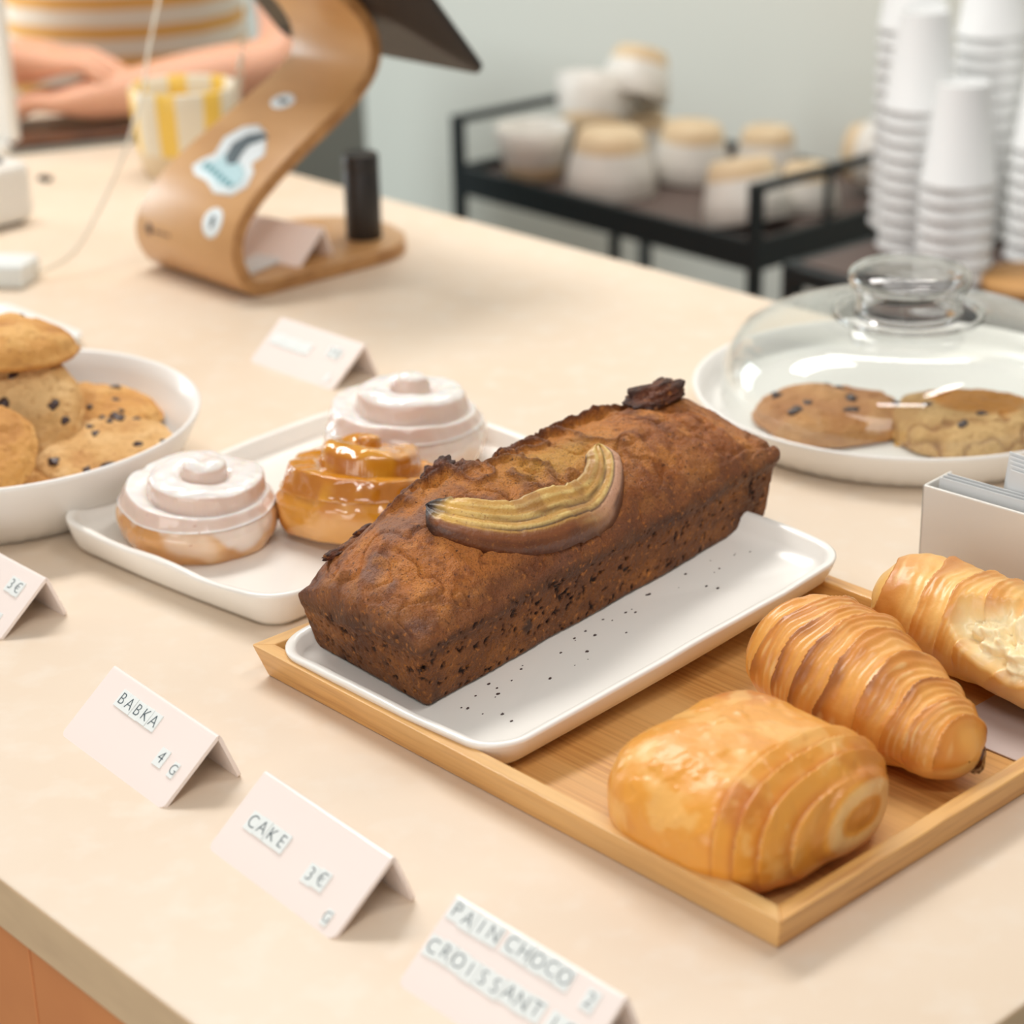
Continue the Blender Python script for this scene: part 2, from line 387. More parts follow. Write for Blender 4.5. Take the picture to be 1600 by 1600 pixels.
# ================================================================ banana bread
LA = R(45.4)
def build_loaf():
    V, Fc = cubegrid(400, 140, 76)
    hl, hw, hh = .147, .050, .0235
    P = V*[hl, hw, hh]; rad = .0035
    inn = np.clip(P, [-hl+rad, -hw+rad, -hh+rad], [hl-rad, hw-rad, hh-rad]); d = P-inn; n_ = np.linalg.norm(d, axis=1)
    k = n_ > 1e-9; P[k] = inn[k]+d[k]/n_[k, None]*rad
    zz = (P[:, 2]+hh)/(2*hh)
    x0, y0 = P[:, 0]/hl, P[:, 1]/hw
    Q = P.copy()
    fl = 1+.12*zz; Q[:, 1] *= fl; Q[:, 0] *= 1+.045*zz
    Q[:, 0] += .004*(Q[:, 1]/hw)*np.clip(-x0, 0, 1)*.9          # skewed front face
    topw = ss(zz, .80, 1.0)
    X = Q[:, 0]/hl; Y = Q[:, 1]/hw
    r4 = np.clip(1-np.abs(Y/1.13)**1.9, 0, 1)**.85
    endf = np.clip(1-np.abs(X/1.07)**5, 0, 1)**.8
    dome = .042*r4*(.35+.65*endf)*(1-.16*ss(X, -.3, .3)-.10*ss(X, .3, 1.0))*(1+.10*ss(Y, -.2, .6)*ss(-X, -.3, .5))
    Q[:, 2] -= zz*.012*ss(-X, .55, 1.0)*ss(Y, -.6, 1.0)
    dome += .007*np.exp(-((X-.93)/.10)**2-((Y-.25)/.35)**2)              # far knob
    dome *= .45+.55*endf
    Q[:, 2] += topw*dome
    nn = fbm(Q, 28, 4, 3); n2 = fbm(Q, 90, 3, 9)
    crack = ss(np.abs(vn(Q*[1, 1.5, 0], 38, 21)+.5*vn(Q, 85, 22)+.25*vn(Q, 190, 23)), .0, .34)
    # rough torn band over the far-left side and behind the banana
    band = .3+0*Y; band = ss(Y-.05-.25*vn(Q*[1, 0, 0], 14, 31), .0, .45)*topw*ss(1.12-np.abs(Y), 0, .15)*ss(X, -.85, -.5)*(1-ss(X, .86, 1.0))
    core = np.exp(-((X+.05)/.45)**2-((Y-.0)/.45)**2)*topw
    rough = np.clip(band+core*.6, 0, 1)
    Q[:, 2] += topw*(nn*.0030+n2*.0014+.0012*vn(Q, 62, 130)*ss(-X, -.2, .5))
    Q[:, 2] -= topw*.0022*ss(.10-np.abs(vn(Q, 44, 131)+.4*vn(Q, 100, 132)), 0, .10) + rough*((crack-.6)*.0080+n2*.0026+vn(Q, 150, 4)*.0014+vn(Q, 300, 6)*.0008)+topw*.0005*fbm(Q, 220, 2, 7)
    side = 1-topw
    outx = np.where(np.abs(x0) > .985, np.sign(x0), 0); outy = np.where(np.abs(y0) > .97, np.sign(y0), 0)
    pit = -np.clip(vn(Q, 300, 40)+.6*vn(Q, 620, 41)-.45, 0, 1)*.0034+.0004*vn(Q, 480, 42)
    lipb = np.exp(-((zz-.86)/.10)**2)*(.0022+.0022*fbm(Q*[1, 1, 0], 45, 3, 50))
    und = fbm(Q, 20, 3, 60)*.0012
    Q[:, 0] += outx*(side*(pit+und)+lipb); Q[:, 1] += outy*(side*(pit+und)+lipb)
    # ridge line along the far rim
    rid = np.exp(-((Y-1.0)/.10)**2)*topw*np.clip(vn(Q*[1, 0, 0], 60, 70)+.2, 0, 1)*.006
    Q[:, 2] += rid
    # small bubble on the near corner
    Q[:, 2] += hh+.0
    # colours
    side_c = mixc(C_(118, 68, 26)*np.ones((len(Q), 1)), C_(88, 48, 20), ss(fbm(Q, 30, 3, 80), -.1, .7))
    side_c = mixc(side_c, C_(146, 88, 34), ss(fbm(Q*[1, 1, 1.6], 60, 4, 84), .0, .8)*.7)
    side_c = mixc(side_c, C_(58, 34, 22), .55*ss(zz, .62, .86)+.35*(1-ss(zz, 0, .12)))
    side_c = mixc(side_c, C_(40, 24, 18), ss(-pit, .0002, .0012))
    blot = ss(vn(Q, 55, 90), .72, .9); side_c = mixc(side_c, C_(38, 26, 24), blot*.8)
    top_c = mixc(C_(184, 112, 50)*np.ones((len(Q), 1)), C_(150, 86, 38), ss(nn, -.3, .6))
    top_c = mixc(top_c, C_(128, 68, 30), ss(fbm(Q, 170, 3, 99), .15, .7)*.6)
    top_c = mixc(top_c, C_(176, 112, 56), ss(fbm(Q, 35, 3, 95), .1, .8)*.7)
    top_c = mixc(top_c, C_(140, 100, 82), ss(vn(Q, 46, 97)+.3*vn(Q, 140, 98), .15, .55)*ss(-X, -.1, .6)*.85)   # dull sugary patches
    top_c = mixc(top_c, mixc(C_(196, 124, 40)*np.ones((len(Q), 1)), C_(112, 58, 24), ss(crack, .9, .2)), rough*.85)
    top_c = mixc(top_c, C_(206, 134, 60), ss(fbm(Q, 75, 3, 140), .15, .7)*.6)
    top_c = mixc(top_c, C_(104, 56, 28), ss(fbm(Q, 60, 4, 141), .2, .75)*.55)
    gold = np.exp(-((X-.0)/.24)**2-((Y+.15)/.30)**2)*topw
    top_c = mixc(top_c, C_(200, 148, 62), np.clip(gold*1.1, 0, .8)*(.5+.5*crack))
    scorch = ss(Y+.35*vn(Q, 24, 120)-.1*np.abs(X), .42, .85)*(.55+.45*ss(vn(Q, 60, 121), -.3, .4)); top_c = mixc(top_c, C_(98, 54, 36), scorch*.8)
    top_c = mixc(top_c, C_(92, 50, 26), (1-ss(crack, .0, .55))*np.clip(rough*1.3, 0, 1)*.75)
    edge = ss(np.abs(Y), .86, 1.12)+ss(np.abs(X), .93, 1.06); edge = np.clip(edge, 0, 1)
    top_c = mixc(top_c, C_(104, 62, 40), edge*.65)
    top_c = mixc(top_c, C_(66, 38, 28), ss(rid, .001, .004)*.8)
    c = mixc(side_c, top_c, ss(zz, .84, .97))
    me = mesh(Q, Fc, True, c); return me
lf = empty('banana_bread', 'dark brown banana bread loaf with a banana slice baked on top, on the white plate', 'cake')
lf.location = (.0221, 1.1444, .0212); lf.rotation_euler = (0, -TILT, LA)
lme = build_loaf(); lo = obj('loaf', lme, m_loaf, lf)
bv = BVHTree.FromPolygons([v.co for v in lme.vertices], [tuple(p.vertices) for p in lme.polygons])
def surf(x, y):
    h = bv.ray_cast(Vector((x, y, 1)), Vector((0, 0, -1))); return h[0], h[1]
# banana slice: swept strip following the crust
def build_banana():
    path = catmull([(-.0975, -.004, 0), (-.092, -.020, 0), (-.077, -.0325, 0), (-.056, -.0405, 0), (-.033, -.0435, 0), (-.011, -.0430, 0), (.007, -.0385, 0), (.020, -.030, 0), (.0275, -.019, 0)], 12)
    nw = 25; V, Fc, Cc = [], [], []
    n = len(path)
    sm = []
    for i, p in enumerate(path):
        s_, _ = surf(p.x, p.y); sm.append(s_.z)
    sm = np.convolve(np.pad(sm, 6, 'edge'), np.ones(13)/13, 'valid')
    for i, p in enumerate(path):
        t = (path[min(n-1, i+1)]-path[max(0, i-1)]).normalized(); w = Vector((t.y, -t.x, 0))   # outward (near side)
        s = i/(n-1); hwid = .0128*(min(1, (s/.07))**.5 if s < .07 else 1)*(min(1, ((1-s)/.07))**.5 if s > .93 else 1)*(1-.12*s)+1e-5
        slope = (surf(*(p+w*.009).xy)[0].z-surf(*(p-w*.009).xy)[0].z)/.018
        for k in range(nw):
            a = -1+2*k/(nw-1)
            prof = .0070*(1-abs(a)**6)**.5
            groove = -.0022*math.exp(-((a-.05)/.09)**2)+.0008*math.cos(a*14)*(1-a*a)-.0016*math.exp(-((a-.50)/.06)**2)
            if abs(a) > .98: prof = -.003
            q = p+w*a*hwid; V.append((q.x, q.y, sm[i]+slope*a*hwid*.9+prof+groove*(1-abs(a))))
            Cc.append((s, a))
    for i in range(n-1):
        for k in range(nw-1): Fc.append((i*nw+k, i*nw+k+1, (i+1)*nw+k+1, (i+1)*nw+k))
    Cc = np.array(Cc); V = np.array(V); s, a = Cc.T
    c = mixc(C_(196, 148, 70)*np.ones((len(V), 1)), C_(222, 190, 116), ss(np.cos(a*15+vn(V, 60, 4))+.5*vn(V, 160, 8), .0, .9))
    c = mixc(c, C_(150, 100, 44), ss(fbm(V, 90, 3, 18), .1, .7)*.55)
    c = mixc(c, C_(104, 68, 34), np.exp(-((a-.05+.04*np.sin(s*30))/.06)**2)*.85*ss(s, .05, .4))
    c = mixc(c, C_(70, 42, 26), np.exp(-((a-.50)/.05)**2)*.9*ss(s, .1, .3))
    c = mixc(c, C_(226, 176, 70), (1-ss(s, .05, .4))*.5)
    c = mixc(c, C_(196, 148, 118), ss(a, .45, .62)*ss(s, .5, .72))
    c = mixc(c, C_(134, 78, 40), ss(a, .56, .70)*(1-ss(s, .5, .68)))
    c = mixc(c, C_(150, 120, 56), ss(-a, .8, .95)*.8)
    c = mixc(c, C_(92, 52, 32), ss(np.abs(a)+.05*vn(V, 120, 2), .84, .95)*.9)
    c = mixc(c, C_(46, 32, 28), 1-ss(s+.03*vn(V, 200, 3), .04, .11))
    me = mesh(V, Fc, True, c); return recalc(me)
bo = obj('banana_slice', build_banana(), m_banana, lf); bo['label'] = 'lengthwise yellow banana slice with a charred tip'
bo.modifiers.new('s', 'SOLIDIFY').thickness = .001
def lump(r, sc, seed, cols, n=28, squash=(1, 1, 1)):
    V, Fc = cubegrid(n, n, n); V = V/np.linalg.norm(V, axis=1)[:, None]
    nn = fbm(V, 1.6, 4, seed); V = V*(1+sc*nn[:, None])*r*np.array(squash)
    c = mixc(np.array(cols[0])*np.ones((len(V), 1)), cols[1], ss(nn, -.3, .5)); return mesh(V, Fc, True, c)
for (x, y, r, sd, sq) in ((-.052, .034, .0085, 3, (1.2, .9, 1.1)), (.117, .012, .0135, 5, (1.5, .8, .55)), (-.098, .047, .0045, 8, (2.6, .8, .6)), (-.125, .046, .004, 9, (2.2, .8, .6)), (.01, .045, .004, 12, (2.4, .8, .5))):
    p, _ = surf(x, y)
    o = obj('burnt_crumb', lump(r, .4, sd, [C_(110, 62, 40), C_(62, 38, 30)], squash=sq), m_loaf, lf, loc=(x, y, p.z+r*.45)); o['label'] = 'dark scorched crumb on the crust'

def crumbs():
    rs = random.Random(5); ms = []
    for k in range(46):
        x, y = rs.uniform(-.14, .12), -.058-abs(rs.gauss(0, .016)); r = rs.uniform(.0003, .0009)
        m_ = lump(r, .4, k, [C_(84, 48, 26), C_(60, 34, 20)], 3, (1.3, .9, .6)); m_.transform(Matrix.Translation((x, y, r*.3-.0005))); ms.append(m_)
    return join(ms)
cr_o = obj('crumbs', crumbs(), m_choc); tag(cr_o, 'tiny brown crumbs scattered on the white plate beside the loaf', 'crumbs', None, 'stuff')
cr_o.location = (.0221, 1.1444, .0218); cr_o.rotation_euler = (0, -TILT, LA)
# ================================================================ croissants and pain au chocolat
def pastry_obj(name, me, label, cat, loc, rot, m=m_flake, group=None, part='crust'):
    o = empty(name, label, cat, loc, 0, group); o.rotation_euler = rot
    return o, obj(part, me, m, o)
def croissant(L, prof, width, seed, nr, c_lo, c_hi, c_brown, hz=.8, bend=0.0, tear=None, slant=.22, depth=.0030):
    nt_, na = 260, 150; V, A = [], []
    t = np.linspace(0, 1, nt_); a = np.linspace(0, 2*PI, na, endpoint=False)
    T, Ag = np.meshgrid(t, a, indexing='ij'); T = T.ravel(); Ag = Ag.ravel()
    px, pv = zip(*prof); rr = np.interp(T, px, pv)
    kx = np.convolve(np.pad(np.interp(t, px, pv), 8, 'edge'), np.ones(17)/17, 'valid'); kx[0] = pv[0]; kx[-1] = pv[-1]
    cap = np.minimum(1, np.sqrt(np.clip(1-(1-np.minimum(t/.10, 1))**2, 0, 1)))*np.minimum(1, np.sqrt(np.clip(1-(1-np.minimum((1-t)/.13, 1))**2, 0, 1)))
    rr = np.repeat(kx*cap, na)
    x = (T-.5)*L
    y = rr*width*np.cos(Ag); z = rr*width*hz*np.sin(Ag)
    P = np.stack([x, y, z], 1)
    sl = slant*np.cos(Ag+.5)*.25+.11*vn(P, 20, seed)+.04*vn(P, 55, seed+9)
    ph = T*nr+.28*np.sin(T*11+seed)+sl*nr*.5; fr_ = ph-np.floor(ph)
    step = (1-fr_)**1.4                                   # each wrapped layer steps down
    fine = .5+.5*np.cos(ph*2*PI*4+2*vn(P, 60, seed+1))
    up_ = ss(np.sin(Ag), -.5, .1)
    lay = up_*(step*depth + fine*depth*.13)*np.clip(rr*2, 0, 1)+.0012*fbm(P, 45, 3, seed+2)
    nrm = np.stack([0*x, np.cos(Ag), np.sin(Ag)/hz], 1); P = P+nrm*lay[:, None]
    fl = -np.max(np.abs(z))*.82; P[:, 2] = np.maximum(P[:, 2], fl+.001*vn(P, 90, 5))
    P[:, 1] += bend*(T-.5)**2*L
    c = mixc(c_lo*np.ones((len(P), 1)), c_hi, ss(fr_+.25*vn(P, 80, seed+3), .15, .75))
    c = mixc(c, c_brown, ss(step*up_+.5*fbm(P, 34, 3, seed+4), .75, 1.35)*.85)
    c = mixc(c, C_(246, 212, 146), ss(.55*fine+.6*vn(P, 110, seed+6), .55, 1.0)*.45)
    c = mixc(c, C_(236, 190, 112), ss(-np.sin(Ag), .05, .6)*.7)
    if tear is not None:
        tt, ta, sw, sa = tear; da = (Ag-ta+PI) % (2*PI)-PI
        w = ss(1-np.sqrt(((T-tt)/sw)**2+(da/sa)**2)+.25*vn(P, 60, 77), .0, .3)
        P = P-nrm*(w*(.008+.005*fbm(P, 110, 3, 78)))[:, None]
        c = mixc(c, C_(255, 236, 190), w*.95)
    idx = np.arange(nt_*na).reshape(nt_, na); Fc = []
    a0 = idx[:-1]; a1 = idx[1:]
    q = np.stack([a0, np.roll(a0, -1, 1), np.roll(a1, -1, 1), a1], -1).reshape(-1, 4)
    me = mesh(P, q.tolist(), True, c); return recalc(me), -fl
me, fz = croissant(.150, [(0, .75), (.12, .95), (.35, 1), (.6, .86), (.8, .64), (1, .46)], .040, 3, 8.5, C_(216, 140, 58), C_(236, 170, 84), C_(150, 86, 34), hz=.80)
pastry_obj('croissant', me, 'golden brown croissant with dark ridged layers beside the chocolate pastry', 'croissant', (.1865, .972, .0045+fz), (0, R(3), R(-60)))
me, fz = croissant(.175, [(0, .62), (.15, .86), (.45, 1), (.75, .9), (1, .6)], .039, 8, 7.0, C_(228, 160, 76), C_(244, 192, 110), C_(206, 132, 56), hz=.74, tear=(.60, 2.55, .20, .85), slant=.6, depth=.002)
pastry_obj('croissant', me, 'pale flaky croissant with a torn side, half out of the frame', 'croissant', (.268, 1.021, .0125+fz), (R(-8), R(2), R(-53)))

P1 = bpy.data.objects['croissant']
dfl = obj('dark_edge', lump(.010, .2, 33, [C_(80, 36, 16), C_(60, 26, 12)], 14, (.5, .9, 1.1)), m_caramel, P1); dfl.matrix_parent_inverse = (Matrix.Translation((.1865, .972, P1.location.z)) @ Euler((0, R(3), R(-60))).to_matrix().to_4x4()).inverted(); dfl.location = (.231, .924, .0225); dfl['label'] = 'dark caramelised edge at the narrow end'
def pain_choc():
    V, Fc = cubegrid(120, 120, 60)
    hx, hy, hz_ = .056, .062, .031
    r = (np.abs(V[:, 0])**2.6+np.abs(V[:, 1])**3.2+np.abs(V[:, 2])**2.2)
    nn_ = (np.abs(V[:, 0])**3+np.abs(V[:, 1])**3+np.abs(V[:, 2])**3)**(1/3.)
    U = V/nn_[:, None]
    # cylinder-like about the local y axis, pillow shaped
    P = U*[hx, hy, hz_]
    e = np.clip(1-np.abs(U[:, 1])**6*.22, 0, 1); P[:, 2] *= e
    tilt = 1+.10*(-U[:, 0]); P[:, 2] *= tilt
    n0 = fbm(P, 26, 4, 5)
    up_ = ss(U[:, 2], -.3, .3)
    # leafy folds near +x side, curving away
    g = U[:, 0]-.18*U[:, 1]**2+.10*U[:, 1]
    ph = (g-.30)*5.2; on = ss(g, .22, .34)
    fr_ = ph-np.floor(ph); lay = on*((1-fr_)**1.3*.0042-.0012)*up_
    # oval swirl at the corner (+x,+y)
    dx, dy, dz = (U[:, 0]-.90)/.42, (U[:, 1]-.30)/.72, (U[:, 2]-.05)/.8
    rad = np.sqrt(dx**2+dy**2+dz**2); w = 1-ss(rad, .75, 1.0)
    sw = (.5+.5*np.cos(rad*2*PI*1.6))*.0018*w
    blis = ss(fbm(P, 110, 3, 15), .15, .8)
    N_ = U/np.array([hx, hy, hz_]); N_ /= np.linalg.norm(N_, axis=1)[:, None]
    P = P+N_*((lay*(1-w)+sw)+n0*.0016+blis*.0006*up_)[:, None]
    fl = -hz_*.78; P[:, 2] = np.maximum(P[:, 2], fl+.0012*vn(P, 60, 2)+.005*ss(np.abs(U[:, 0]), .8, 1.0)*0)
    c = mixc(C_(232, 160, 62)*np.ones((len(P), 1)), C_(210, 130, 44), ss(n0, -.1, .6))
    c = mixc(c, C_(244, 194, 116), ss(fbm(P*[1, 1, 1], 70, 4, 25), .05, .6)*.55)
    c = mixc(c, C_(186, 108, 38), ss(fr_, .55, .98)*on*.65*(1-w))
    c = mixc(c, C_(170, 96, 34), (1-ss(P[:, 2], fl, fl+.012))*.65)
    c = mixc(c, C_(250, 220, 158), w*ss(np.cos(rad*2*PI*1.9), -.2, .6)*.5*ss(1-rad, .1, .5))
    c = mixc(c, C_(196, 122, 50), w*ss(-np.cos(rad*2*PI*1.9), .2, .8)*.6)
    return mesh(P, Fc, True, c), -fl
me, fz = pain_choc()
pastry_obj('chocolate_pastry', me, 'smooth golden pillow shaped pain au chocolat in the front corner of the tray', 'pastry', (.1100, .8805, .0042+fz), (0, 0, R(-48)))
o = tag(obj('shadow_sheet', box(.07, .055, .0006, (0, 0, .0003)), m_shadow, loc=(.268, .975, .0042), rot=(0, 0, R(-47))), 'dull mauve sheet added for the shadow under the torn croissant', 'shadow sheet')  # thin sheet added to stand for the mauve shadow there

# ================================================================ swirled buns
def bun(Rb, Hb, turns, seed, kind):
    na, nr_, ns = 300, 190, 50; V, Fc = [], []
    th = np.linspace(0, 2*PI, na, endpoint=False)
    Z0 = Hb*.50
    # side rows then top rows
    prof = []
    for i in range(ns):
        s = i/ns; prof.append((1-.10*(1-s)**3+.045*math.sin(PI*s)-.035*ss(np.array(s), .75, 1.0), s*Z0*.93, 0.0))
    rows = [(r, z, None) for r, z, _ in prof]+[(1-i/(nr_-1), None, 1) for i in range(nr_)]
    A, rho, zz, sd = [], [], [], []
    for (r, z, top) in rows:
        A.append(th); rho.append(np.full(na, r)); zz.append(np.full(na, z if z is not None else np.nan)); sd.append(np.full(na, 0 if top else 1.))
    A = np.concatenate(A); rho = np.concatenate(rho); zz = np.concatenate(zz); sd = np.concatenate(sd) > .5
    k = rho*turns-A/(2*PI)
    kk = np.floor(k); fk = k-kk
    rc = np.clip((kk+.5+A/(2*PI))/turns, 0, 1)
    Rn = np.stack([np.cos(A), np.sin(A), 0*A], 1)
    base = Hb*(1.0-.40*rc**1.25)
    rt_ = Z0*.93
    bumpv = np.sqrt(np.clip(1-np.abs(2*fk-1)**2.6, 0, 1))
    ztop = base*.87+base*.13*bumpv
    edge = ss(rho, .88, 1.0)
    ztop = ztop*(1-edge)+rt_*edge
    cen = 1-ss(rho, 0, .09); ztop = ztop*(1-cen)+Hb*.985*cen
    zz = np.where(sd, zz, ztop)
    n0 = fbm(np.stack([rho*np.cos(A), rho*np.sin(A), zz/Rb], 1), 2.2, 3, seed)
    wb_ = .035 if kind == 'ice' else .05
    P = np.stack([rho*np.cos(A)*Rb*(1+wb_*n0), rho*np.sin(A)*Rb*(1+wb_*n0), zz*(1+wb_*n0)], 1)
    # smooth across radial rows so that coil walls slope
    G = P.reshape(len(rows), na, 3)
    for _ in range(3): G[ns+1:-1, :, 2] = .25*G[ns:-2, :, 2]+.5*G[ns+1:-1, :, 2]+.25*G[ns+2:, :, 2]
    P = G.reshape(-1, 3)
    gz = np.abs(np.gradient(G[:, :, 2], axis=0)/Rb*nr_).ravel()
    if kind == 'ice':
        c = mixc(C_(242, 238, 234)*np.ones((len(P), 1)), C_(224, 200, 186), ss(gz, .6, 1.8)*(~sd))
        drip = ss(P[:, 2]/Rb-.42-.22*vn(np.stack([np.cos(A), np.sin(A), 0*A], 1), 2.1, seed+2)-.1*vn(np.stack([np.cos(A), np.sin(A), 0*A], 1), 6, seed+3), -.06, .06)
        sc = mixc(C_(208, 150, 86)*np.ones((len(P), 1)), C_(224, 176, 122), ss(n0, -.3, .5)); sc = mixc(sc, C_(232, 208, 186), .7*ss(vn(P, 45, 61), -.2, .5))
        sc = mixc(sc, C_(196, 138, 84), ss(vn(P, 90, 5), .2, .9)*.5)
        c = np.where(sd[:, None], mixc(sc, C_(230, 212, 198), drip), c)
        c = mixc(c, C_(186, 120, 100), ss(vn(P, 260, 11), .86, .96)*.6)
    else:
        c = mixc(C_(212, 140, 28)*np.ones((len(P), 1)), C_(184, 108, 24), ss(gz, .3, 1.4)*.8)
        c = mixc(c, C_(226, 162, 46), ss(n0, -.1, .5)*.6)
        drip = ss(P[:, 2]/Rb-.36-.30*vn(np.stack([np.cos(A), np.sin(A), 0*A], 1), 2.3, seed+2), -.05, .05)
        sc = mixc(C_(222, 160, 84)*np.ones((len(P), 1)), C_(204, 132, 56), ss(n0, -.3, .5))
        c = np.where(sd[:, None], mixc(sc, C_(212, 142, 38), drip), c)
    n = na; ro = len(rows); idx = np.arange(ro*na).reshape(ro, na)
    q = np.stack([idx[:-1], np.roll(idx[:-1], -1, 1), np.roll(idx[1:], -1, 1), idx[1:]], -1).reshape(-1, 4).tolist()
    q.append(list(idx[0])[::-1])
    me = mesh(P, q, True, c); bm = bmesh.new(); bm.from_mesh(me); bmesh.ops.remove_doubles(bm, verts=bm.verts, dist=1e-6)
    bmesh.ops.recalc_face_normals(bm, faces=bm.faces); bm.to_mesh(me); bm.free(); return me
BZ = .0093
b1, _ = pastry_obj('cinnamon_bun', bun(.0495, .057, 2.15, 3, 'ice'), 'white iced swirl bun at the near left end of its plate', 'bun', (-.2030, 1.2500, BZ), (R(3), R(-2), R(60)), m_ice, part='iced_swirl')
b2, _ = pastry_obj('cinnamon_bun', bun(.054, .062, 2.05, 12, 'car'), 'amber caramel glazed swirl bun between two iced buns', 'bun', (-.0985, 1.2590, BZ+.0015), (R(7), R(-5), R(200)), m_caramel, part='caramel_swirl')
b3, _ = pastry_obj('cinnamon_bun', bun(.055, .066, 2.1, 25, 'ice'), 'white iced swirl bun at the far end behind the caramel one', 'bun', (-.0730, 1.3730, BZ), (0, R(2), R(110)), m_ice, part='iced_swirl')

# ================================================================ chocolate chip cookies
def cookie(Rc, Hc, seed, base, hi, lo, chips, crackle=0.0, top_c=None):
    V, Fc = cubegrid(90, 90, 22)
    u, v = V[:, 0], V[:, 1]
    # square -> disc
    X = u*np.sqrt(1-v*v/2); Y = v*np.sqrt(1-u*u/2); rr = np.sqrt(X*X+Y*Y)
    ang = np.arctan2(Y, X)
    out = 1+.045*vn(np.stack([np.cos(ang), np.sin(ang), 0*ang], 1), 1.7, seed)+.02*vn(np.stack([np.cos(ang), np.sin(ang), 0*ang], 1), 6, seed+1)
    prof = np.sqrt(np.clip(1-rr**3.2, 0, 1))
    zt = Hc*(.30+.70*prof); w = (V[:, 2]+1)/2
    bul = 1+.05*np.sin(PI*w)*ss(rr, .8, 1)
    Z = zt*w
    P = np.stack([X*Rc*out*bul, Y*Rc*out*bul, Z], 1)
    n0 = fbm(P, 38, 4, seed+4); cr_ = np.abs(vn(P, 48, seed+8)+.4*vn(P, 100, seed+9))
    P[:, 2] += ss(w, .5, 1)*(n0*.0028+.0009*fbm(P, 130, 3, seed+6)-crackle*(1-ss(cr_, 0, .14))*.0035*ss(1.15-rr, 0, .2))
    c = mixc(C_(*base)*np.ones((len(P), 1)), C_(*hi), ss(n0, -.1, .6)*.8)
    c = mixc(c, C_(*lo), ss(-n0, .1, .8)*.6+ss(.4-w, 0, .4)*.3)
    c = mixc(c, C_(*lo), crackle*(1-ss(cr_, 0, .12))*.8)
    if top_c is not None: c = mixc(c, C_(*top_c), ss(.62-np.sqrt((X-.1)**2+(Y-.25)**2)+.2*n0, 0, .15)*ss(w, .6, 1))
    me = mesh(P, Fc, True, c); return me
def put_cookie(label, loc, rot, Rc, Hc, seed, chips, pal='pale', group=None, crackle=.0, top_c=None):
    pals = {'pale': ((216, 168, 104), (230, 190, 132), (186, 128, 62)), 'gold': ((210, 152, 78), (226, 176, 104), (170, 108, 44)), 'brown': ((190, 132, 78), (206, 152, 94), (158, 98, 48)), 'caramel': ((204, 158, 96), (222, 180, 118), (150, 98, 48))}
    o = empty('cookie', label, 'cookie', loc, 0, group); o.rotation_euler = rot
    me = cookie(Rc, Hc, seed, *pals[pal], chips, crackle, top_c); d = obj('dough', me, m_cookie, o)
    b = BVHTree.FromPolygons([v.co for v in me.vertices], [tuple(p.vertices) for p in me.polygons])
    rs = random.Random(seed)
    for i, ch in enumerate(chips):
        x, y, r = ch
        h = b.ray_cast(Vector((x*Rc, y*Rc, 1)), Vector((0, 0, -1)))
        if h[0] is None: continue
        n = 10; V, Fc = cubegrid(n, n, n); V = V/np.linalg.norm(V, axis=1)[:, None]; V = V*(1+.35*vn(V, 1.5, seed*3+i)[:, None])*r*np.array([1.6, 1.15, .8])
        k = obj('chocolate_chip', mesh(V, Fc), m_choc, o, loc=h[0]-Vector((0, 0, r*.25)), rot=(0, 0, rs.random()*6))
    return o
def chips(seed, n, r0=.0022, r1=.0042):
    rs = random.Random(seed); out = []
    while len(out) < n:
        a, q = rs.random()*6.283, math.sqrt(rs.random())*.88
        p = (q*math.cos(a), q*math.sin(a), r0+rs.random()*(r1-r0))
        if all((p[0]-k[0])**2+(p[1]-k[1])**2 > .05 for k in out): out.append(p)
    return out

# bowl of cookies
BC = (-.362, 1.372); BR = .146
bw = empty('cookie_bowl', 'large round white ceramic bowl full of chocolate chip cookies', 'bowl', (*BC, 0))
obj('bowl', lathe([(0, .0), (.108, .0), (.112, .001), (.121, .010), (.133, .024), (.1415, .040), (.1457, .050), (.1462, .0525), (.1445, .0535), (.1422, .052), (.1375, .041), (.129, .026), (.1185, .014), (.107, .0075), (.06, .0065), (0, .0065)], 128,
    scallop=lambda t, r, z: 1+.005*math.cos(72*t)*(1 if (z < .02 and .111 < r) else 0)), m_cersat, bw)
G = 'cookies heaped in the white bowl'
def N2R(n, spin=0):
    q = Vector(n).normalized().to_track_quat('Z', 'Y') @ Euler((0, 0, spin)).to_quaternion(); return q.to_euler()
put_cookie('speckled cookie leaning against the bowl rim, nearest the iced buns', (-.2790, 1.350, .024), N2R((.00, -.16, 1), 1), .0485, .017, 11, chips(77, 12, .0020, .0042), 'pale', G)
put_cookie('smooth cookie lying flat behind the speckled ones in the bowl', (-.305, 1.425, .030), N2R((.1, .05, 1), 2), .050, .016, 21, chips(79, 5, .002, .003), 'gold', G)
put_cookie('speckled cookie facing the viewer below the topmost one in the bowl', (-.350, 1.375, .052), N2R((.05, -.75, .85), 0), .050, .016, 31, chips(131, 13, .0024, .0044), 'pale', G)
put_cookie('cookie at the left edge of the bowl overlapping a speckled one', (-.366, 1.310, .043), N2R((-.05, -.55, 1), 3), .048, .017, 41, chips(78, 11, .0020, .0040), 'gold', G)
put_cookie('topmost thick cookie on the heap, seen edge on', (-.358, 1.415, .080), N2R((.02, .10, 1), 1), .052, .024, 51, [(-.6, -.4, .002)], 'gold', G)
put_cookie('lowest cookie lying on the bowl floor by its front rim', (-.330, 1.315, .0120), N2R((0, -.05, 1), 0), .046, .014, 61, chips(5, 7), 'gold', G)
put_cookie('cookie at the bottom of the heap under the viewer-facing one', (-.415, 1.375, .012), N2R((.1, 0, 1), 0), .05, .016, 71, chips(6, 6), 'gold', G)
put_cookie('cookie propping up the topmost one from behind', (-.385, 1.440, .040), N2R((0, -.1, 1), 0), .05, .018, 81, chips(8, 6), 'gold', G)
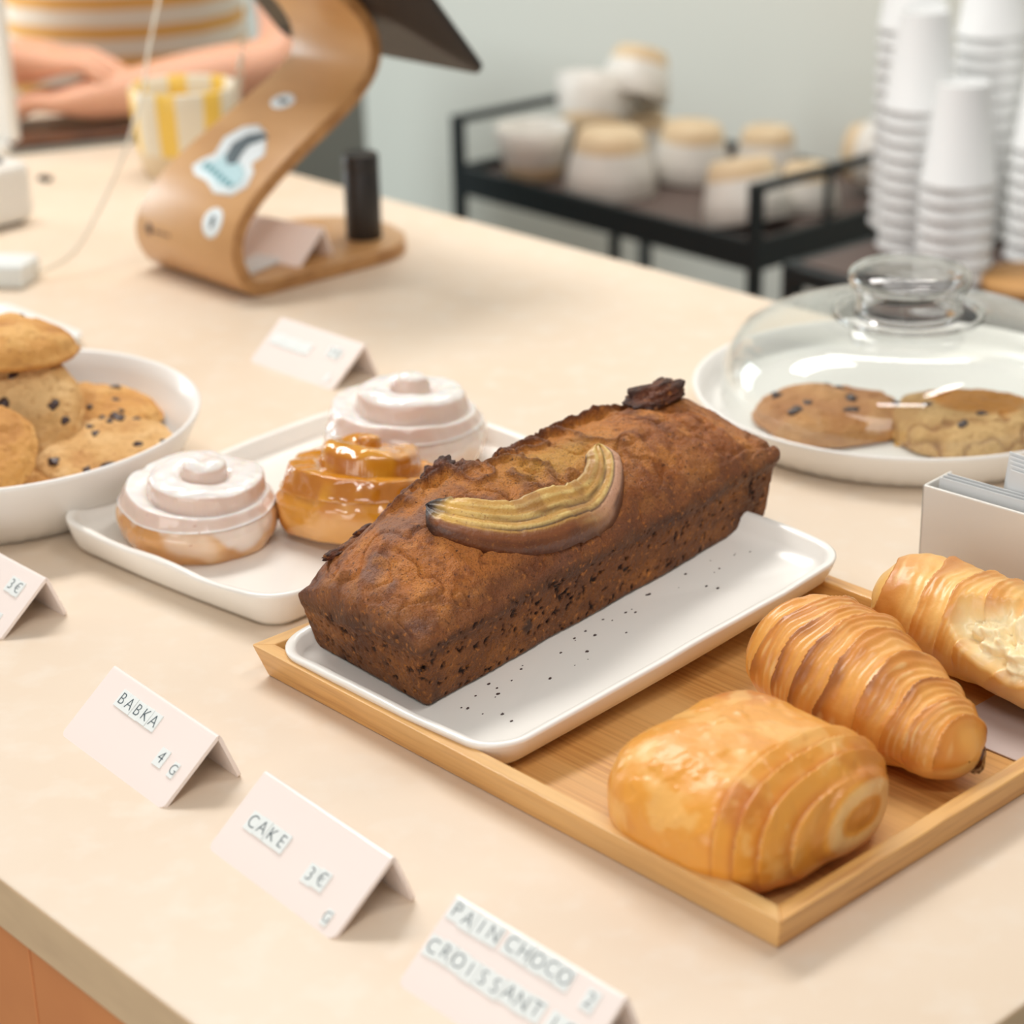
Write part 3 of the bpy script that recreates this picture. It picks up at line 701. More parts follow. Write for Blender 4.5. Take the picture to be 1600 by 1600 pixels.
put_cookie('cookie right under the topmost one', (-.385, 1.435, .060), N2R((-.05, -.02, 1), 0), .049, .018, 91, chips(9, 5), 'gold', G)

# cake plate with dome
DC = (.2925, 1.4655)
dp = empty('cake_plate', 'round white plate with an upright ribbed rim under the glass dome', 'plate', (*DC, 0))
obj('plate', lathe([(0, 0), (.134, 0), (.140, .0015), (.1475, .009), (.1525, .018), (.1557, .0255), (.1562, .0275), (.1548, .0284), (.152, .0275), (.148, .018), (.143, .0125), (.137, .0108), (.12, .0102), (0, .0100)], 160,
    scallop=lambda t, r, z: 1+.0045*math.cos(96*t)*(1 if (.0005 < z < .012 and r > .136 and r < .149) else 0)), m_cersat, dp)
dm = empty('glass_dome', 'clear glass dome lid with a wide round knob covering two cookies', 'dome', (DC[0], DC[1], .0104))
obj('dome_shell', lathe([(.134, 0), (.1355, .001), (.136, .012), (.1345, .028), (.1300, .042), (.1215, .054), (.108, .0625), (.092, .0675), (.074, .0700), (.056, .0712), (.050, .0715),
    (.050, .0695), (.074, .0680), (.092, .0655), (.107, .0605), (.1200, .0522), (.1282, .041), (.1325, .028), (.1335, .012), (.1330, .001)], 128, closed=True), m_glass, dm)
obj('knob', lathe([(.0385, .0712), (.0375, .076), (.0395, .086), (.0435, .0935), (.0450, .0985), (.0438, .1025), (.0395, .1055), (.030, .1072), (.016, .1078), (0, .1078),
    (0, .1050), (.016, .1050), (.028, .1044), (.036, .1030), (.0400, .1008), (.0415, .0985), (.040, .0945), (.0360, .087), (.0345, .076), (.0355, .0712)], 96, closed=True), m_glassk, dm)
obj('knob_collar', lathe([(.0535+.0026*math.cos(a), .0722+.0020*math.sin(a)) for a in [2*PI*k/12 for k in range(12)]], 96, closed=True), m_glassk, dm)
obj('knob_edge', lathe([(.0385+.0016*math.cos(a), .0725+.0016*math.sin(a)) for a in [2*PI*k/12 for k in range(12)]], 96, closed=True), m_glassk, dm)
put_cookie('brown chocolate chip cookie under the left half of the glass dome', (.2330, 1.4320, .0106), (0, 0, R(20)), .0530, .019, 14, [(-.55, .5, .004), (-.35, .0, .003), (-.62, -.2, .0045), (.05, -.45, .0045), (.25, -.1, .004), (.8, -.35, .004), (.3, .3, .003), (.35, .75, .003)], 'brown')
put_cookie('cracked caramel topped cookie under the right half of the glass dome', (.3300, 1.4020, .0106), (0, 0, R(-10)), .0575, .023, 15, [(-.55, -.05, .003), (.1, -.35, .0028), (-.15, -.7, .003)], 'caramel', crackle=1.0, top_c=(206, 138, 48))
o = tag(obj('caramel_drip', lump(.0045, .15, 7, [C_(236, 176, 50), C_(236, 176, 50)], 12, (1.8, .8, .4)), m_caramel, loc=(.2790, 1.3830, .0115)), 'small yellow drip of caramel on the plate between the cookies', 'caramel')

# ================================================================ leaflet holder with cards
ho = empty('card_holder', 'white plastic box holding cards behind the croissants at the right edge', 'holder', (.2441, 1.1518, 0), R(-44))
HL, HD, HH = .12, .030, .075
wl = .0022
obj('front_panel', box(HL, wl, HH, (HL/2, wl/2, HH/2), .0009), m_white, ho)
obj('back_panel', box(HL, wl, HH*.86, (HL/2, HD-wl/2, HH*.43), .0009), m_white, ho)
obj('side_panel', box(wl, HD, HH, (wl/2, HD/2, HH/2), .0009), m_white, ho)
obj('side_panel', box(wl, HD, HH, (HL-wl/2, HD/2, HH/2), .0009), m_white, ho)
obj('base_panel', box(HL, HD, wl, (HL/2, HD/2, wl/2), .0005), m_white, ho)
for k in range(3):
    c_ = tag(obj('card', box(.105, .0006, .076, (.058, 0, .038)), m_paper), ['white card lying low in front inside the holder', 'white card second from the front, low in the holder', 'white card third from the front, low in the holder'][k], 'card', 'low cards in the white holder')
    lp = fr(.0, .006+.0042*k, R(-44)); c_.location = (.2441+lp[0], 1.1518+lp[1], .0024); c_.rotation_euler = (R(-3), 0, R(-44))
for k in range(5):
    c_ = tag(obj('card', box(.06, .0007, .088, (.030, 0, .044), .0003), m_paper), 'white card standing taller than the holder, ' + ['front one with black handwriting', 'second of the tall cards', 'third of the tall cards', 'fourth of the tall cards', 'rearmost of the tall cards'][k], 'card', 'tall cards in the white holder')
    lp = fr(.041-.002*k, .0155+.0028*k, R(-44)); c_.location = (.2441+lp[0], 1.1518+lp[1], .0024+.0015*k); c_.rotation_euler = (R(-4), R(3), R(-44))
    if k == 0:
        st = [((.011, .070), (.013, .077)), ((.0125, .072), (.018, .071)), ((.0155, .077), (.0175, .069)), ((.014, .0735), (.0195, .0755)), ((.020, .079), (.0175, .0665))]
        obj('handwriting', join([bar((a[0], -.0006, a[1]), (b[0], -.0006, b[1]), .0010, .0004) for a, b in st]), m_black, c_)

# ================================================================ price signs
SH, WF, WB, SL = .0303, .0372, .0117, .1055
def text_mesh(s, size):
    cu_ = bpy.data.curves.new('t', 'FONT'); cu_.body = s; cu_.size = size; cu_.align_x = 'CENTER'; cu_.align_y = 'CENTER'; cu_.extrude = .00008; cu_.offset = -.00018
    to = bpy.data.objects.new('t', cu_); COL.objects.link(to); me = bpy.data.meshes.new_from_object(to)
    bpy.data.objects.remove(to); bpy.data.curves.remove(cu_); return me
def sign_shell():
    th = .0022; rad = .0035
    ft = Vector((0, -WF, 0)); bt = Vector((0, WB, 0)); ap = Vector((0, 0, SH))
    # outline of the folded sheet in the yz plane with a rounded fold
    df = (ft-ap).normalized(); db = (bt-ap).normalized(); L1 = (ft-ap).length; L2 = (bt-ap).length
    outer = [ap+df*L1, ap+df*.0035]
    for k in range(1, 6):
        t_ = k/6; outer.append((1-t_)**2*(ap+df*.0035)+2*t_*(1-t_)*(ap+Vector((0, 0, .0004)))+t_**2*(ap+db*.0035))
    outer += [ap+db*.0035, ap+db*L2]
    nf = Vector((0, -df.z, df.y)); nf = nf if nf.z < 0 else -nf
    inner = []
    for i, p in enumerate(outer):
        a, b = outer[max(0, i-1)], outer[min(len(outer)-1, i+1)]; t_ = (b-a).normalized(); n_ = Vector((0, t_.z, -t_.y)); n_ = n_ if n_.z < 0 or abs(n_.z) < 1e-6 else -n_
        if i >= len(outer)-2: n_ = Vector((0, -abs(db.z), -abs(db.y)*1)).normalized(); n_ = Vector((0, db.z, -db.y)); n_ = n_ if n_.y < 0 else -n_
        inner.append(p+n_*th)
    def col(x, ins):
        o_ = [Vector((x, p.y, p.z)) for p in outer]; i_ = [Vector((x, p.y, p.z)) for p in inner]
        if ins: 
            o_[0] -= df*ins; i_[0] -= df*ins; o_[-1] -= db*ins; i_[-1] -= db*ins
        return o_+i_[::-1]
    rings, cr_ = [], .004
    for k in range(7):                       # rounded outer corners
        a = PI/2*k/6; rings.append(col(-SL/2+cr_*(1-math.cos(a)), cr_*(1-math.sin(a))))
    R2 = [[Vector((-p.x, p.y, p.z)) for p in r_] for r_ in rings[::-1]]
    return loft_closed(rings+R2)
def loft_closed(rings):
    V, Fc = [], []; n = len(rings[0])
    for r_ in rings: V += [tuple(p) for p in r_]
    for i in range(len(rings)-1):
        for k in range(n): Fc.append((i*n+k, i*n+(k+1) % n, (i+1)*n+(k+1) % n, (i+1)*n+k))
    h_ = n//2
    for b_, rv in ((0, 0), ((len(rings)-1)*n, 1)):
        for k in range(h_-1):
            f = (b_+k, b_+k+1, b_+n-2-k, b_+n-1-k); Fc.append(f if rv else f[::-1])
    me = recalc(mesh(V, Fc)); bm = bmesh.new(); bm.from_mesh(me)
    for e in bm.edges:
        if len(e.link_faces) == 2 and e.calc_face_angle(0) > R(40): e.smooth = False
    bm.to_mesh(me); bm.free(); return me
sign_me = sign_shell()
slope = math.atan2(SH, WF)
def sign(label, loc, rz, words, cat='price sign', sc=1.0):
    o = empty('price_sign', label, cat, (*loc, 0), rz, 'folded pink price signs'); o.scale = (sc, sc, sc)
    sh = obj('folded_panel', sign_me, m_sign, o)
    Mx = Matrix.Rotation(slope, 4, 'X')
    rs = random.Random(hash(len(label)) % 100+len(words))
    for (txt, u0, v0, step, sz) in words:
        for i, chh in enumerate(txt):
            if chh == ' ': continue
            tw, tl = step*.97, .0104*sz
            x = u0+i*step; dv = rs.uniform(-.0005, .0005); d = v0+tl/2+dv
            # position on the front slope, d measured down the slope from the fold
            p = Vector((x, -d*math.cos(slope), SH-d*math.sin(slope))); nrm = Vector((0, -math.sin(slope), math.cos(slope)))
            thk = .0007+(.0002 if i % 2 else 0)
            t_ = obj('letter_tile', box(tw, tl, thk, (0, 0, thk/2), .00012, 1), m_tile, o, loc=p+nrm*.00005, rot=(slope, 0, rs.uniform(-.03, .03)))
            if chh != '_': l_ = obj('letter', text_mesh(chh, .0098*sz if chh not in 'g' else .0090*sz), m_ink, t_, loc=(0, 0, thk+.00010))
    return o
SG = [((-.1857, .9878), -.8856), ((-.091, .8689), -.8848), ((.0078, .7563), -.8362), ((-.149, 1.6182), -.81), ((-.316, 1.1851), -.8162)]
sign('pink folded sign with BABKA 4 in letter tiles', SG[0][0], SG[0][1], [('BABKA', -.0278, .0085, .0082, 1.0), ('4', .0281, .0222, .0082, 1.0), ('G', .0418, .0245, .0052, .85)])
sign('pink folded sign with CAKE 3 euro in letter tiles', SG[1][0], SG[1][1], [('CAKE', -.0368, .0194, .0083, 1.0), ('3€', .0168, .0238, .0083, 1.0), ('G', .0420, .0366, .0050, .8)])
sign('pink folded sign with PAIN CHOCO and CROISSANT in letter tiles', SG[2][0], SG[2][1], [('PAIN', -.0470, .0024, .0083, 1.0), ('CHOCO', -.0112, .0026, .0083, 1.0), ('2', .0390, .0058, .0078, .95), ('CROISSANT', -.0470, .0205, .0082, 1.0), ('1€', .0300, .0212, .0083, 1.0)])
sign('small pink folded sign farthest back in front of the wooden tablet stand', SG[3][0], SG[3][1], [('______', -.0423, .0166, .0083, 1.0), ('3€', .0255, .0120, .0083, 1.0), ('_', .0400, .035, .005, .8)])
sign('pink folded sign with a 3 euro price cut off by the left edge', SG[4][0], SG[4][1], [('3€', .0300, .0095, .0078, 1.0), ('_', .0385, .033, .005, .9)])

# ================================================================ bent wood tablet stand
SP = Vector((-.2193, 1.8098, 0)); SA = R(42.6); SW = .155
prof2 = [(.207, .0070), (.13, .0070), (.04, .0070), (.004, .0072), (-.014, .0150), (-.0235, .0400), (-.0185, .0640), (-.002, .0840), (.025, .1050), (.062, .1280), (.100, .1500), (.128, .1700), (.1425, .1900), (.1410, .2140), (.128, .2350), (.106, .2560), (.080, .2760), (.058, .292)]
sc_ = catmull([(a, 0, z) for a, z in prof2], 8)
def strip(center, th, w0, w1, capround=None):
    n = len(center); V, Fc = [], []; m = []
    for i, p in enumerate(center):
        a, b = center[max(0, i-1)], center[min(n-1, i+1)]; t_ = (b-a).normalized(); nn = Vector((-t_.z, 0, t_.x))
        m.append((p+nn*th/2, p-nn*th/2))
    for i, (u, l) in enumerate(m):
        y0, y1 = w0, w1
        if capround:
            e, e2 = capround(i, center[i]); y0, y1 = w0+e, w1-e-e2
        V += [(u.x, y0, u.z), (u.x, y1, u.z), (l.x, y1, l.z), (l.x, y0, l.z)]
    for i in range(n-1):
        for k in range(4): Fc.append((i*4+k, i*4+(k+1) % 4, (i+1)*4+(k+1) % 4, (i+1)*4+k))
    Fc += [(3, 2, 1, 0), tuple((n-1)*4+k for k in range(4))]
    me = recalc(mesh(V, Fc, False)); bm = bmesh.new(); bm.from_mesh(me)
    es = [e for e in bm.edges if e.calc_face_angle(0) > R(60)]
    bmesh.ops.bevel(bm, geom=es, offset=.0016, segments=3, profile=.5, affect='EDGES')
    bm.to_mesh(me); bm.free(); smooth(me); return me
def rnd(i, p):
    if p.z < .02 and p.x > .125:
        t_ = min(1, (p.x-.125)/.0825); return SW/2*(1-math.sqrt(max(0, 1-t_**2.6)))*.98, 0
    return 0, (.040*min(1, max(0, (p.z-.03)/.15)) if i > 24 else 0)
st = empty('tablet_stand', 'curved bent wood stand with stickers holding up the grey tablet', 'stand', SP, SA)
so = obj('bent_frame', strip(sc_, .0135, -.0, SW, rnd), m_ply, st)
so.data.materials.append(m_plyedge)
for p in so.data.polygons:
    if abs(p.normal.y) > .8: p.material_index = 1
# stickers follow the outer (viewer) face of the strip
def on_strip(d, w, off=.0070):
    # d = arc distance up from the bottom bend start, w = distance from the near edge
    acc = 0
    for i in range(24, len(sc_)-1):
        L_ = (sc_[i+1]-sc_[i]).length
        if acc+L_ >= d:
            t_ = (sc_[i+1]-sc_[i]).normalized(); p = sc_[i]+t_*(d-acc); nn = Vector((-t_.z, 0, t_.x)); 
            return Vector((p.x, w, p.z))+nn*off*STK, t_, nn*STK
        acc += L_
STK = 1
def decal(name, pts, m, parent, lift, label=None):
    pts = [(d+SH_D, w+SH_W) for d, w in pts]
    """pts: outline in (d, w); fan-triangulated sheet hugging the strip"""
    c = np.mean(pts, 0); V = []; rings = 6
    for r_ in range(rings+1):
        for (d, w) in pts:
            q = (c[0]+(d-c[0])*r_/rings, c[1]+(w-c[1])*r_/rings); V.append(tuple(on_strip(q[0], q[1], .00690+lift)[0]))
    n = len(pts); Fc = [(r_*n+k, r_*n+(k+1) % n, (r_+1)*n+(k+1) % n, (r_+1)*n+k) for r_ in range(rings) for k in range(n)]
    me = mesh(V, Fc); o = obj(name, me, m, parent); md = o.modifiers.new('s', 'SOLIDIFY'); md.thickness = .0002; md.offset = 0
    if label: o['label'] = label
    return o
# on_strip normal must point to the viewer side (-a, +z)
SH_D, SH_W = .022, -.018
def ell(cd_, cw, rd, rw, n=20, wob=0, sd=0):
    r_ = random.Random(sd); ph = [r_.uniform(0, 6.28) for _ in range(3)]
    return [(cd_+rd*math.sin(2*PI*k/n)*(1+wob*math.sin(3*2*PI*k/n+ph[0])+wob*math.sin(5*2*PI*k/n+ph[1])), cw+rw*math.cos(2*PI*k/n)*(1+wob*math.sin(4*2*PI*k/n+ph[2]))) for k in range(n)]
decal('round_sticker', ell(.050, .052, .0125, .0135), m_pale, st, .0001, 'white round sticker with a dark mark')
decal('sticker_mark', ell(.051, .052, .0055, .0035, 12, .15, 2), m_ink, st, .0004)
decal('round_sticker', ell(.190, .090, .0105, .015, wob=.03), m_pale, st, .0001, 'small white sticker high on the frame')
decal('sticker_mark', ell(.190, .090, .003, .008, 12, .15, 3), m_ink, st, .0004)
decal('whale_sticker', [(.076, .045), (.074, .070), (.083, .090), (.086, .112), (.094, .124), (.104, .118), (.112, .108), (.132, .116), (.150, .106), (.156, .090), (.150, .072), (.136, .056), (.124, .046), (.112, .052), (.104, .040), (.088, .034)], m_pale, st, .0001, 'white cut out sticker with a leaping dark whale')
decal('sticker_water', [(.083, .052), (.082, .072), (.089, .092), (.092, .110), (.100, .112), (.106, .098), (.118, .096), (.112, .080), (.108, .062), (.100, .048), (.090, .044)], m_skyb, st, .0003)
decal('sticker_whale', [(.104, .080), (.112, .092), (.128, .098), (.142, .090), (.148, .074), (.144, .062), (.137, .068), (.130, .076), (.118, .074), (.108, .070)], m_ink, st, .0005)
for k in range(7):
    decal('sticker_lettering', ell(.0855+.0022*k, .056+.0085*k, .0030, .0030, 10, .2, k), m_teal, st, .0005)
decal('printed_logo', ell(.030, .146, .0048, .0048, 16), m_choc, st, .0001, 'small dark printed logo')
for k in range(5): decal('printed_letter', ell(.0295, .136-.0052*k, .0017, .0016, 8, .1, k), m_choc, st, .0001)

Aa = Vector((math.cos(SA), math.sin(SA), 0)); An = Vector((-math.sin(SA), math.cos(SA), 0)); Z_ = Vector((0, 0, 1))
Dd = (-.64*Aa+.77*Z_).normalized(); Nn = (.77*Aa+.64*Z_).normalized()
TBW, TBD = .040, -.028
tb = empty('tablet', 'dark grey tablet seen from behind on top of the bent wood stand', 'tablet', SP+Aa*.1425+Z_*.19+Nn*.0285+An*TBW+Dd*TBD)
tb.rotation_mode = 'QUATERNION'; tb.rotation_quaternion = Matrix((An, Dd, Nn)).transposed().to_quaternion() if An.cross(Dd).dot(Nn) > 0 else Matrix((-An, Dd, Nn)).transposed().to_quaternion()
def rslab(w, h, t_, r_, n=6):
    lp = rrect(w/2, h/2, r_, n); e = t_*.3
    return loft([[(x*(1-e/w), y*(1-e/h), -t_/2) for x, y in lp], [(x, y, -t_/2+e*.5) for x, y in lp], [(x, y, t_/2-e*.5) for x, y in lp], [(x*(1-e/w), y*(1-e/h), t_/2) for x, y in lp]])
def rot_me(me, m): me.transform(m); return me
bk_ = rslab(.288, .212, .007, .012); bk_.transform(Matrix.Translation((0, .106, 0))); obj('back_cover', bk_, m_tablet, tb)
sc_m = rslab(.268, .195, .0006, .004); sc_m.transform(Matrix.Translation((0, .106, .0038))); obj('screen', sc_m, m_black, tb)
obj('camera_lens', rot_me(lathe([(0, 0), (.004, 0), (.0045, -.0012), (0, -.0014)], 20), Matrix.Translation((.130, .012, -.0036))), m_black, tb)

ck = empty('black_cylinder', 'black plastic cylinder standing on the base of the bent wood stand', 'canister', SP+Aa*.158+An*.048+Z_*.0138)
obj('body', lathe([(0, 0), (.0165, 0), (.0172, .001), (.0172, .066), (.0168, .0665), (.0168, .0675), (.0172, .068)], 40), m_black, ck)
obj('lid', lathe([(.0172, .068), (.0172, .080), (.0160, .0815), (.013, .080), (0, .080)], 40), m_black, ck)
us = sign('pink folded sign lying under the curve of the tablet stand', (0, 0), 0, [])
us.location = SP+Aa*.078+An*.070+Z_*.0139; us.rotation_euler = (0, 0, SA+R(95)-R(175))
tag(obj('card', box(.05, .03, .004, (0, 0, .002), .001), m_paper, loc=SP+Aa*.025+An*.045+Z_*.0140, rot=(0, 0, SA+.3)), 'small white card lying on the stand base beside the sign', 'card')

# chain hanging from the tablet
ch = empty('hanging_chain', 'clear bead chain with a small tag hanging from the tablet', 'chain', (-.2502, 2.0356, .1437))
pts = catmull([(.006, .024, .13), (.0061, .0204, .082), (.000, .000, .034), (-.003, -.006, .018)], 6)
obj('cord', tube(pts, .0007, 8), m_cable, ch)
for k in range(3, len(pts), 2): obj('bead', rot_me(lathe([(0, -.0028), (.002, -.002), (.0028, 0), (.002, .002), (0, .0028)], 12), Matrix.Translation(pts[k])), m_cable, ch)
obj('ring', rot_me(rot_me(lathe([(.0035+.0009*math.cos(a), .0009*math.sin(a)) for a in [2*PI*k/8 for k in range(8)]], 20, closed=True), Matrix.Rotation(PI/2, 4, 'X')), Matrix.Translation((-.003, -.006, .0135))), m_cable, ch)
obj('tag', box(.008, .0015, .024, (-.006, -.008, -.002), .0006, rot=(0, R(8), 0)), m_cable, ch)

# ================================================================ mug
mg = empty('striped_mug', 'off-white mug with vertical yellow stripes and an unglazed bottom behind the wooden stand', 'mug', (-.349, 2.290, 0)); mg.scale = (1.07,)*3
obj('glazed_cup', lathe([(.0500, .026), (.0525, .045), (.0545, .070), (.0552, .088), (.0540, .0905), (.0520, .089), (.0505, .070), (.0480, .040), (.046, .012), (.040, .009), (0, .0085)], 72), m_mug, mg)
obj('unglazed_base', lathe([(.0500, .026), (.0485, .014), (.0455, .003), (.043, 0), (0, 0)], 72), m_clay, mg)
def handle(p): return tube(p, .0045, 12)
obj('handle', handle(catmull([(.045, .027, .075), (.064, .046, .074), (.070, .052, .050), (.062, .044, .028), (.044, .026, .026)], 8)), m_mug, mg)
mg.rotation_euler = (0, 0, R(40))

# ================================================================ left edge: till equipment
pr_ = empty('till_display', 'tall white plastic display panel standing at the far left', 'display', (-.5930, 2.425, 0), R(-42))
obj('panel', box(.09, .012, .20, (0, 0, .112), .003), m_white, pr_)
obj('foot', box(.085, .05, .012, (0, 0, .006), .003), m_white, pr_)
tp = empty('receipt_printer', 'rounded cream plastic machine at the left edge in front of the tall panel', 'printer', (-.5500, 2.085, 0), R(-42))
obj('housing', box(.11, .10, .062, (0, 0, .034), .010, 3), m_white, tp)
obj('foot', box(.09, .08, .004, (0, 0, .002)), m_black, tp)
obj('button', rot_me(lathe([(0, .003), (.008, .003), (.009, 0), (0, 0)], 16), Matrix.Translation((.035, .02, .0655))), m_black, tp)
ad = empty('white_adapter', 'small white plug box at the left edge with the cable running into it', 'adapter', (-.474, 1.876, 0), R(-10))
obj('body', box(.075, .045, .022, (0, 0, .011), .004, 3), m_whitel, ad)
cb = tag(obj('white_cable', tube(catmull([(-.3327, 2.0885, .2256), (-.3391, 2.0513, .189), (-.3484, 1.995, .1328), (-.3650, 1.950, .0842), (-.3980, 1.8957, .0264), (-.4260, 1.880, .010), (-.437, 1.876, .0105)], 10), .0016, 10), m_cable), 'thin pale cable hanging from the tablet down to the white plug box', 'cable')
wt = empty('white_tray', 'small flat white tray behind the cookie bowl', 'tray', (-.440, 1.690, 0), R(-47))
lp0 = rrect(.065, .058, .010, 6)
obj('dish', loft([[(x*.93, y*.93, 0) for x, y in lp0], [(x, y, .009) for x, y in lp0], [(x*.985, y*.985, .0105) for x, y in lp0], [(x*.955, y*.955, .0075) for x, y in lp0]]), m_cersat, wt)
dk = tag(obj('grey_coaster', lathe([(0, 0), (.026, 0), (.027, .003), (.024, .006), (0, .006)], 40), m_grey, loc=(-.405, 1.668, .0090)), 'flat round grey disc lying on the small white tray', 'coaster')
mk = empty('white_jug', 'white cylindrical jug on the small white tray, cut by the left edge', 'jug', (-.470, 1.700, .0090))
obj('body', lathe([(0, 0), (.026, 0), (.028, .002), (.0285, .05), (.027, .066), (.0255, .066), (.0265, .05), (.026, .004), (0, .003)], 48), m_whitel, mk)
obj('handle', tube(catmull([(-.027, 0, .055), (-.042, 0, .052), (-.044, 0, .03), (-.028, 0, .018)], 8), .003, 10), m_whitel, mk)
fo = empty('leather_folder', 'brown leather folder with a grey edge lying on the counter under the hands', 'folder', (-.515, 2.470, 0), R(20))
obj('back_board', box(.16, .12, .006, (0, 0, .003), .001), m_grey, fo)
obj('cover', box(.155, .115, .010, (0, .001, .0112), .003), m_cherry, fo)
tag(obj('black_clip', box(.016, .009, .006, (0, 0, .003), .002), m_black, loc=(-.503, 2.262, 0), rot=(0, 0, -.6)), 'small black clip lying on the counter by the left edge', 'clip')

# ================================================================ person behind the counter
def skin_obj(name, verts, edges, radii, m, parent, sub=2, root=0):
    me = bpy.data.meshes.new(name); me.from_pydata([tuple(v) for v in verts], edges, [])
    o = bpy.data.objects.new(name, me); COL.objects.link(o); o.parent = parent
    sk = o.modifiers.new('skin', 'SKIN'); sk.use_smooth_shade = True
    for i, sv in enumerate(me.skin_vertices[0].data):
        r_ = radii[i]; sv.radius = (r_, r_) if not isinstance(r_, tuple) else r_; sv.use_root = (i == root)
    ms = o.modifiers.new('sub', 'SUBSURF'); ms.levels = sub; ms.render_levels = sub
    me.materials.append(m); return o
PX, PY = -.50, 2.82
pe = empty('person', 'person in a white and yellow striped shirt leaning with both forearms on the counter', 'person', (PX, PY, -.9))
def Lp(x, y, z): return Vector((x-PX, y-PY, z+.9))
# joints in world space, head leans towards the counter
hip = Lp(-.52, 2.96, .00)
J = [hip, Lp(-.515, 2.89, .18), Lp(-.51, 2.82, .38), Lp(-.505, 2.75, .50), Lp(-.50, 2.72, .58),           # 0..4 spine to neck
     Lp(-.33, 2.77, .485), Lp(-.275, 2.69, .27), Lp(-.255, 2.545, .068),                                     # 5..7 viewer-right arm: shoulder, mid, elbow
     Lp(-.36, 2.490, .060), Lp(-.455, 2.475, .050), Lp(-.500, 2.470, .046),                                    # 8..10 forearm, wrist, palm
     Lp(-.68, 2.77, .485), Lp(-.745, 2.72, .27), Lp(-.760, 2.60, .075),                                      # 11..13 viewer-left arm
     Lp(-.675, 2.530, .075), Lp(-.580, 2.505, .085), Lp(-.535, 2.495, .088),                                   # 14..16
     Lp(-.43, 3.03, -.04), Lp(-.42, 3.02, -.42), Lp(-.42, 3.05, -.80), Lp(-.42, 2.97, -.865),              # 17..20 leg
     Lp(-.61, 3.03, -.04), Lp(-.62, 3.02, -.42), Lp(-.62, 3.05, -.80), Lp(-.62, 2.97, -.865)]              # 21..24
ed = [(0, 1), (1, 2), (2, 3), (3, 4), (3, 5), (5, 6), (6, 7), (7, 8), (8, 9), (9, 10), (3, 11), (11, 12), (12, 13), (13, 14), (14, 15), (15, 16), (0, 17), (17, 18), (18, 19), (19, 20), (0, 21), (21, 22), (22, 23), (23, 24)]
ra = [(.15, .11), (.13, .10), (.15, .11), (.10, .08), .055, .055, .045, .040, .040, .028, (.036, .020), .055, .045, .040, .040, .028, (.036, .020), .085, .06, .04, .035, .085, .06, .04, .035]
nJ = len(J)
def fingers(base, dirv, side, upv):
    # four fingers and a thumb rooted in the palm, gently curled
    d = Vector(dirv).normalized(); s_ = Vector(side).normalized(); u_ = Vector(upv).normalized()
    for k, (off, ln) in enumerate(((-.024, .070), (-.008, .078), (.008, .073), (.023, .058))):
        i0 = len(J); p0 = base+d*.022+s_*off
        J.append(p0); J.append(p0+d*ln*.45+u_*.004); J.append(p0+d*ln*.78-u_*.006); J.append(p0+d*ln-u_*.016)
        ra.extend([.011, .0095, .0088, .0075]); ed.extend([(BASE, i0), (i0, i0+1), (i0+1, i0+2), (i0+2, i0+3)])
    i0 = len(J); p0 = base-d*.004+s_*-.030
    J.append(p0); J.append(p0+d*.026-s_*.020); J.append(p0+d*.050-s_*.022)
    ra.extend([.013, .0105, .0085]); ed.extend([(BASE, i0), (i0, i0+1), (i0+1, i0+2)])
BASE = 10; fingers(J[10], (-1, -.05, -.05), (.05, -1, 0), (0, 0, 1))
BASE = 16; fingers(J[16], (1, -.18, -.1), (-.18, -1, 0), (0, 0, 1))
skin_obj('body', J, ed, ra, m_skin, pe)
# head
def head_mesh():
    V, Fc = cubegrid(40, 40, 40); V = V/np.linalg.norm(V, axis=1)[:, None]
    P = V*[.075, .095, .115]
    jaw = ss(-V[:, 2], .1, .9); P[:, 0] *= 1-.30*jaw; P[:, 1] *= 1-.18*jaw*(V[:, 1] > 0)
    f = V[:, 1] < 0
    nose = np.exp(-(V[:, 0]/.16)**2-((V[:, 2]+.12)/.22)**2)*f; P[:, 1] -= nose*.020
    eye = (np.exp(-((np.abs(V[:, 0])-.38)/.14)**2-((V[:, 2]-.10)/.12)**2))*f; P[:, 1] += eye*.008
    ch = np.exp(-(V[:, 0]/.3)**2-((V[:, 2]+.80)/.2)**2)*f; P[:, 1] -= ch*.010
    return mesh(P, Fc)
hd = Lp(-.495, 2.665, .715); hrot = (R(28), 0, R(8))
hdo = obj('head', head_mesh(), m_skin, pe, loc=hd, rot=hrot)
for sx in (-1, 1):
    obj('eye', rot_me(lump(.009, 0, 1, [C_(240, 235, 230), C_(240, 235, 230)], 8), Matrix.Translation((sx*.029, -.082, .010))), m_white, hdo)
    obj('iris', rot_me(lump(.0045, 0, 1, [C_(40, 30, 26), C_(40, 30, 26)], 6), Matrix.Translation((sx*.029, -.0885, .010))), m_lens, hdo)
    obj('ear', rot_me(lump(.022, .1, 2, [C_(222, 168, 138)]*2, 10, (.35, .7, 1.2)), Matrix.Translation((sx*.076, .008, -.005))), m_skin, hdo)
obj('mouth', rot_me(lump(.022, .05, 2, [C_(186, 112, 98)]*2, 10, (1, .35, .28)), Matrix.Translation((0, -.082, -.055))), m_lip, hdo)
hv, hf = cubegrid(40, 40, 40); hv = hv/np.linalg.norm(hv, axis=1)[:, None]; hp = hv*[.085, .106, .122]+np.array([0, .010, .010]); 
hp = hp*(1+.02*fbm(hv, 6, 2, 3)[:, None])
keep = [f for f in hf if not all((hv[i][1] < -.25 and hv[i][2] < .62) or hv[i][2] < -.62 for i in f)]
ho_ = obj('hair', mesh(hp, keep), m_hair, hdo); ho_.modifiers.new('s', 'SOLIDIFY').thickness = .012
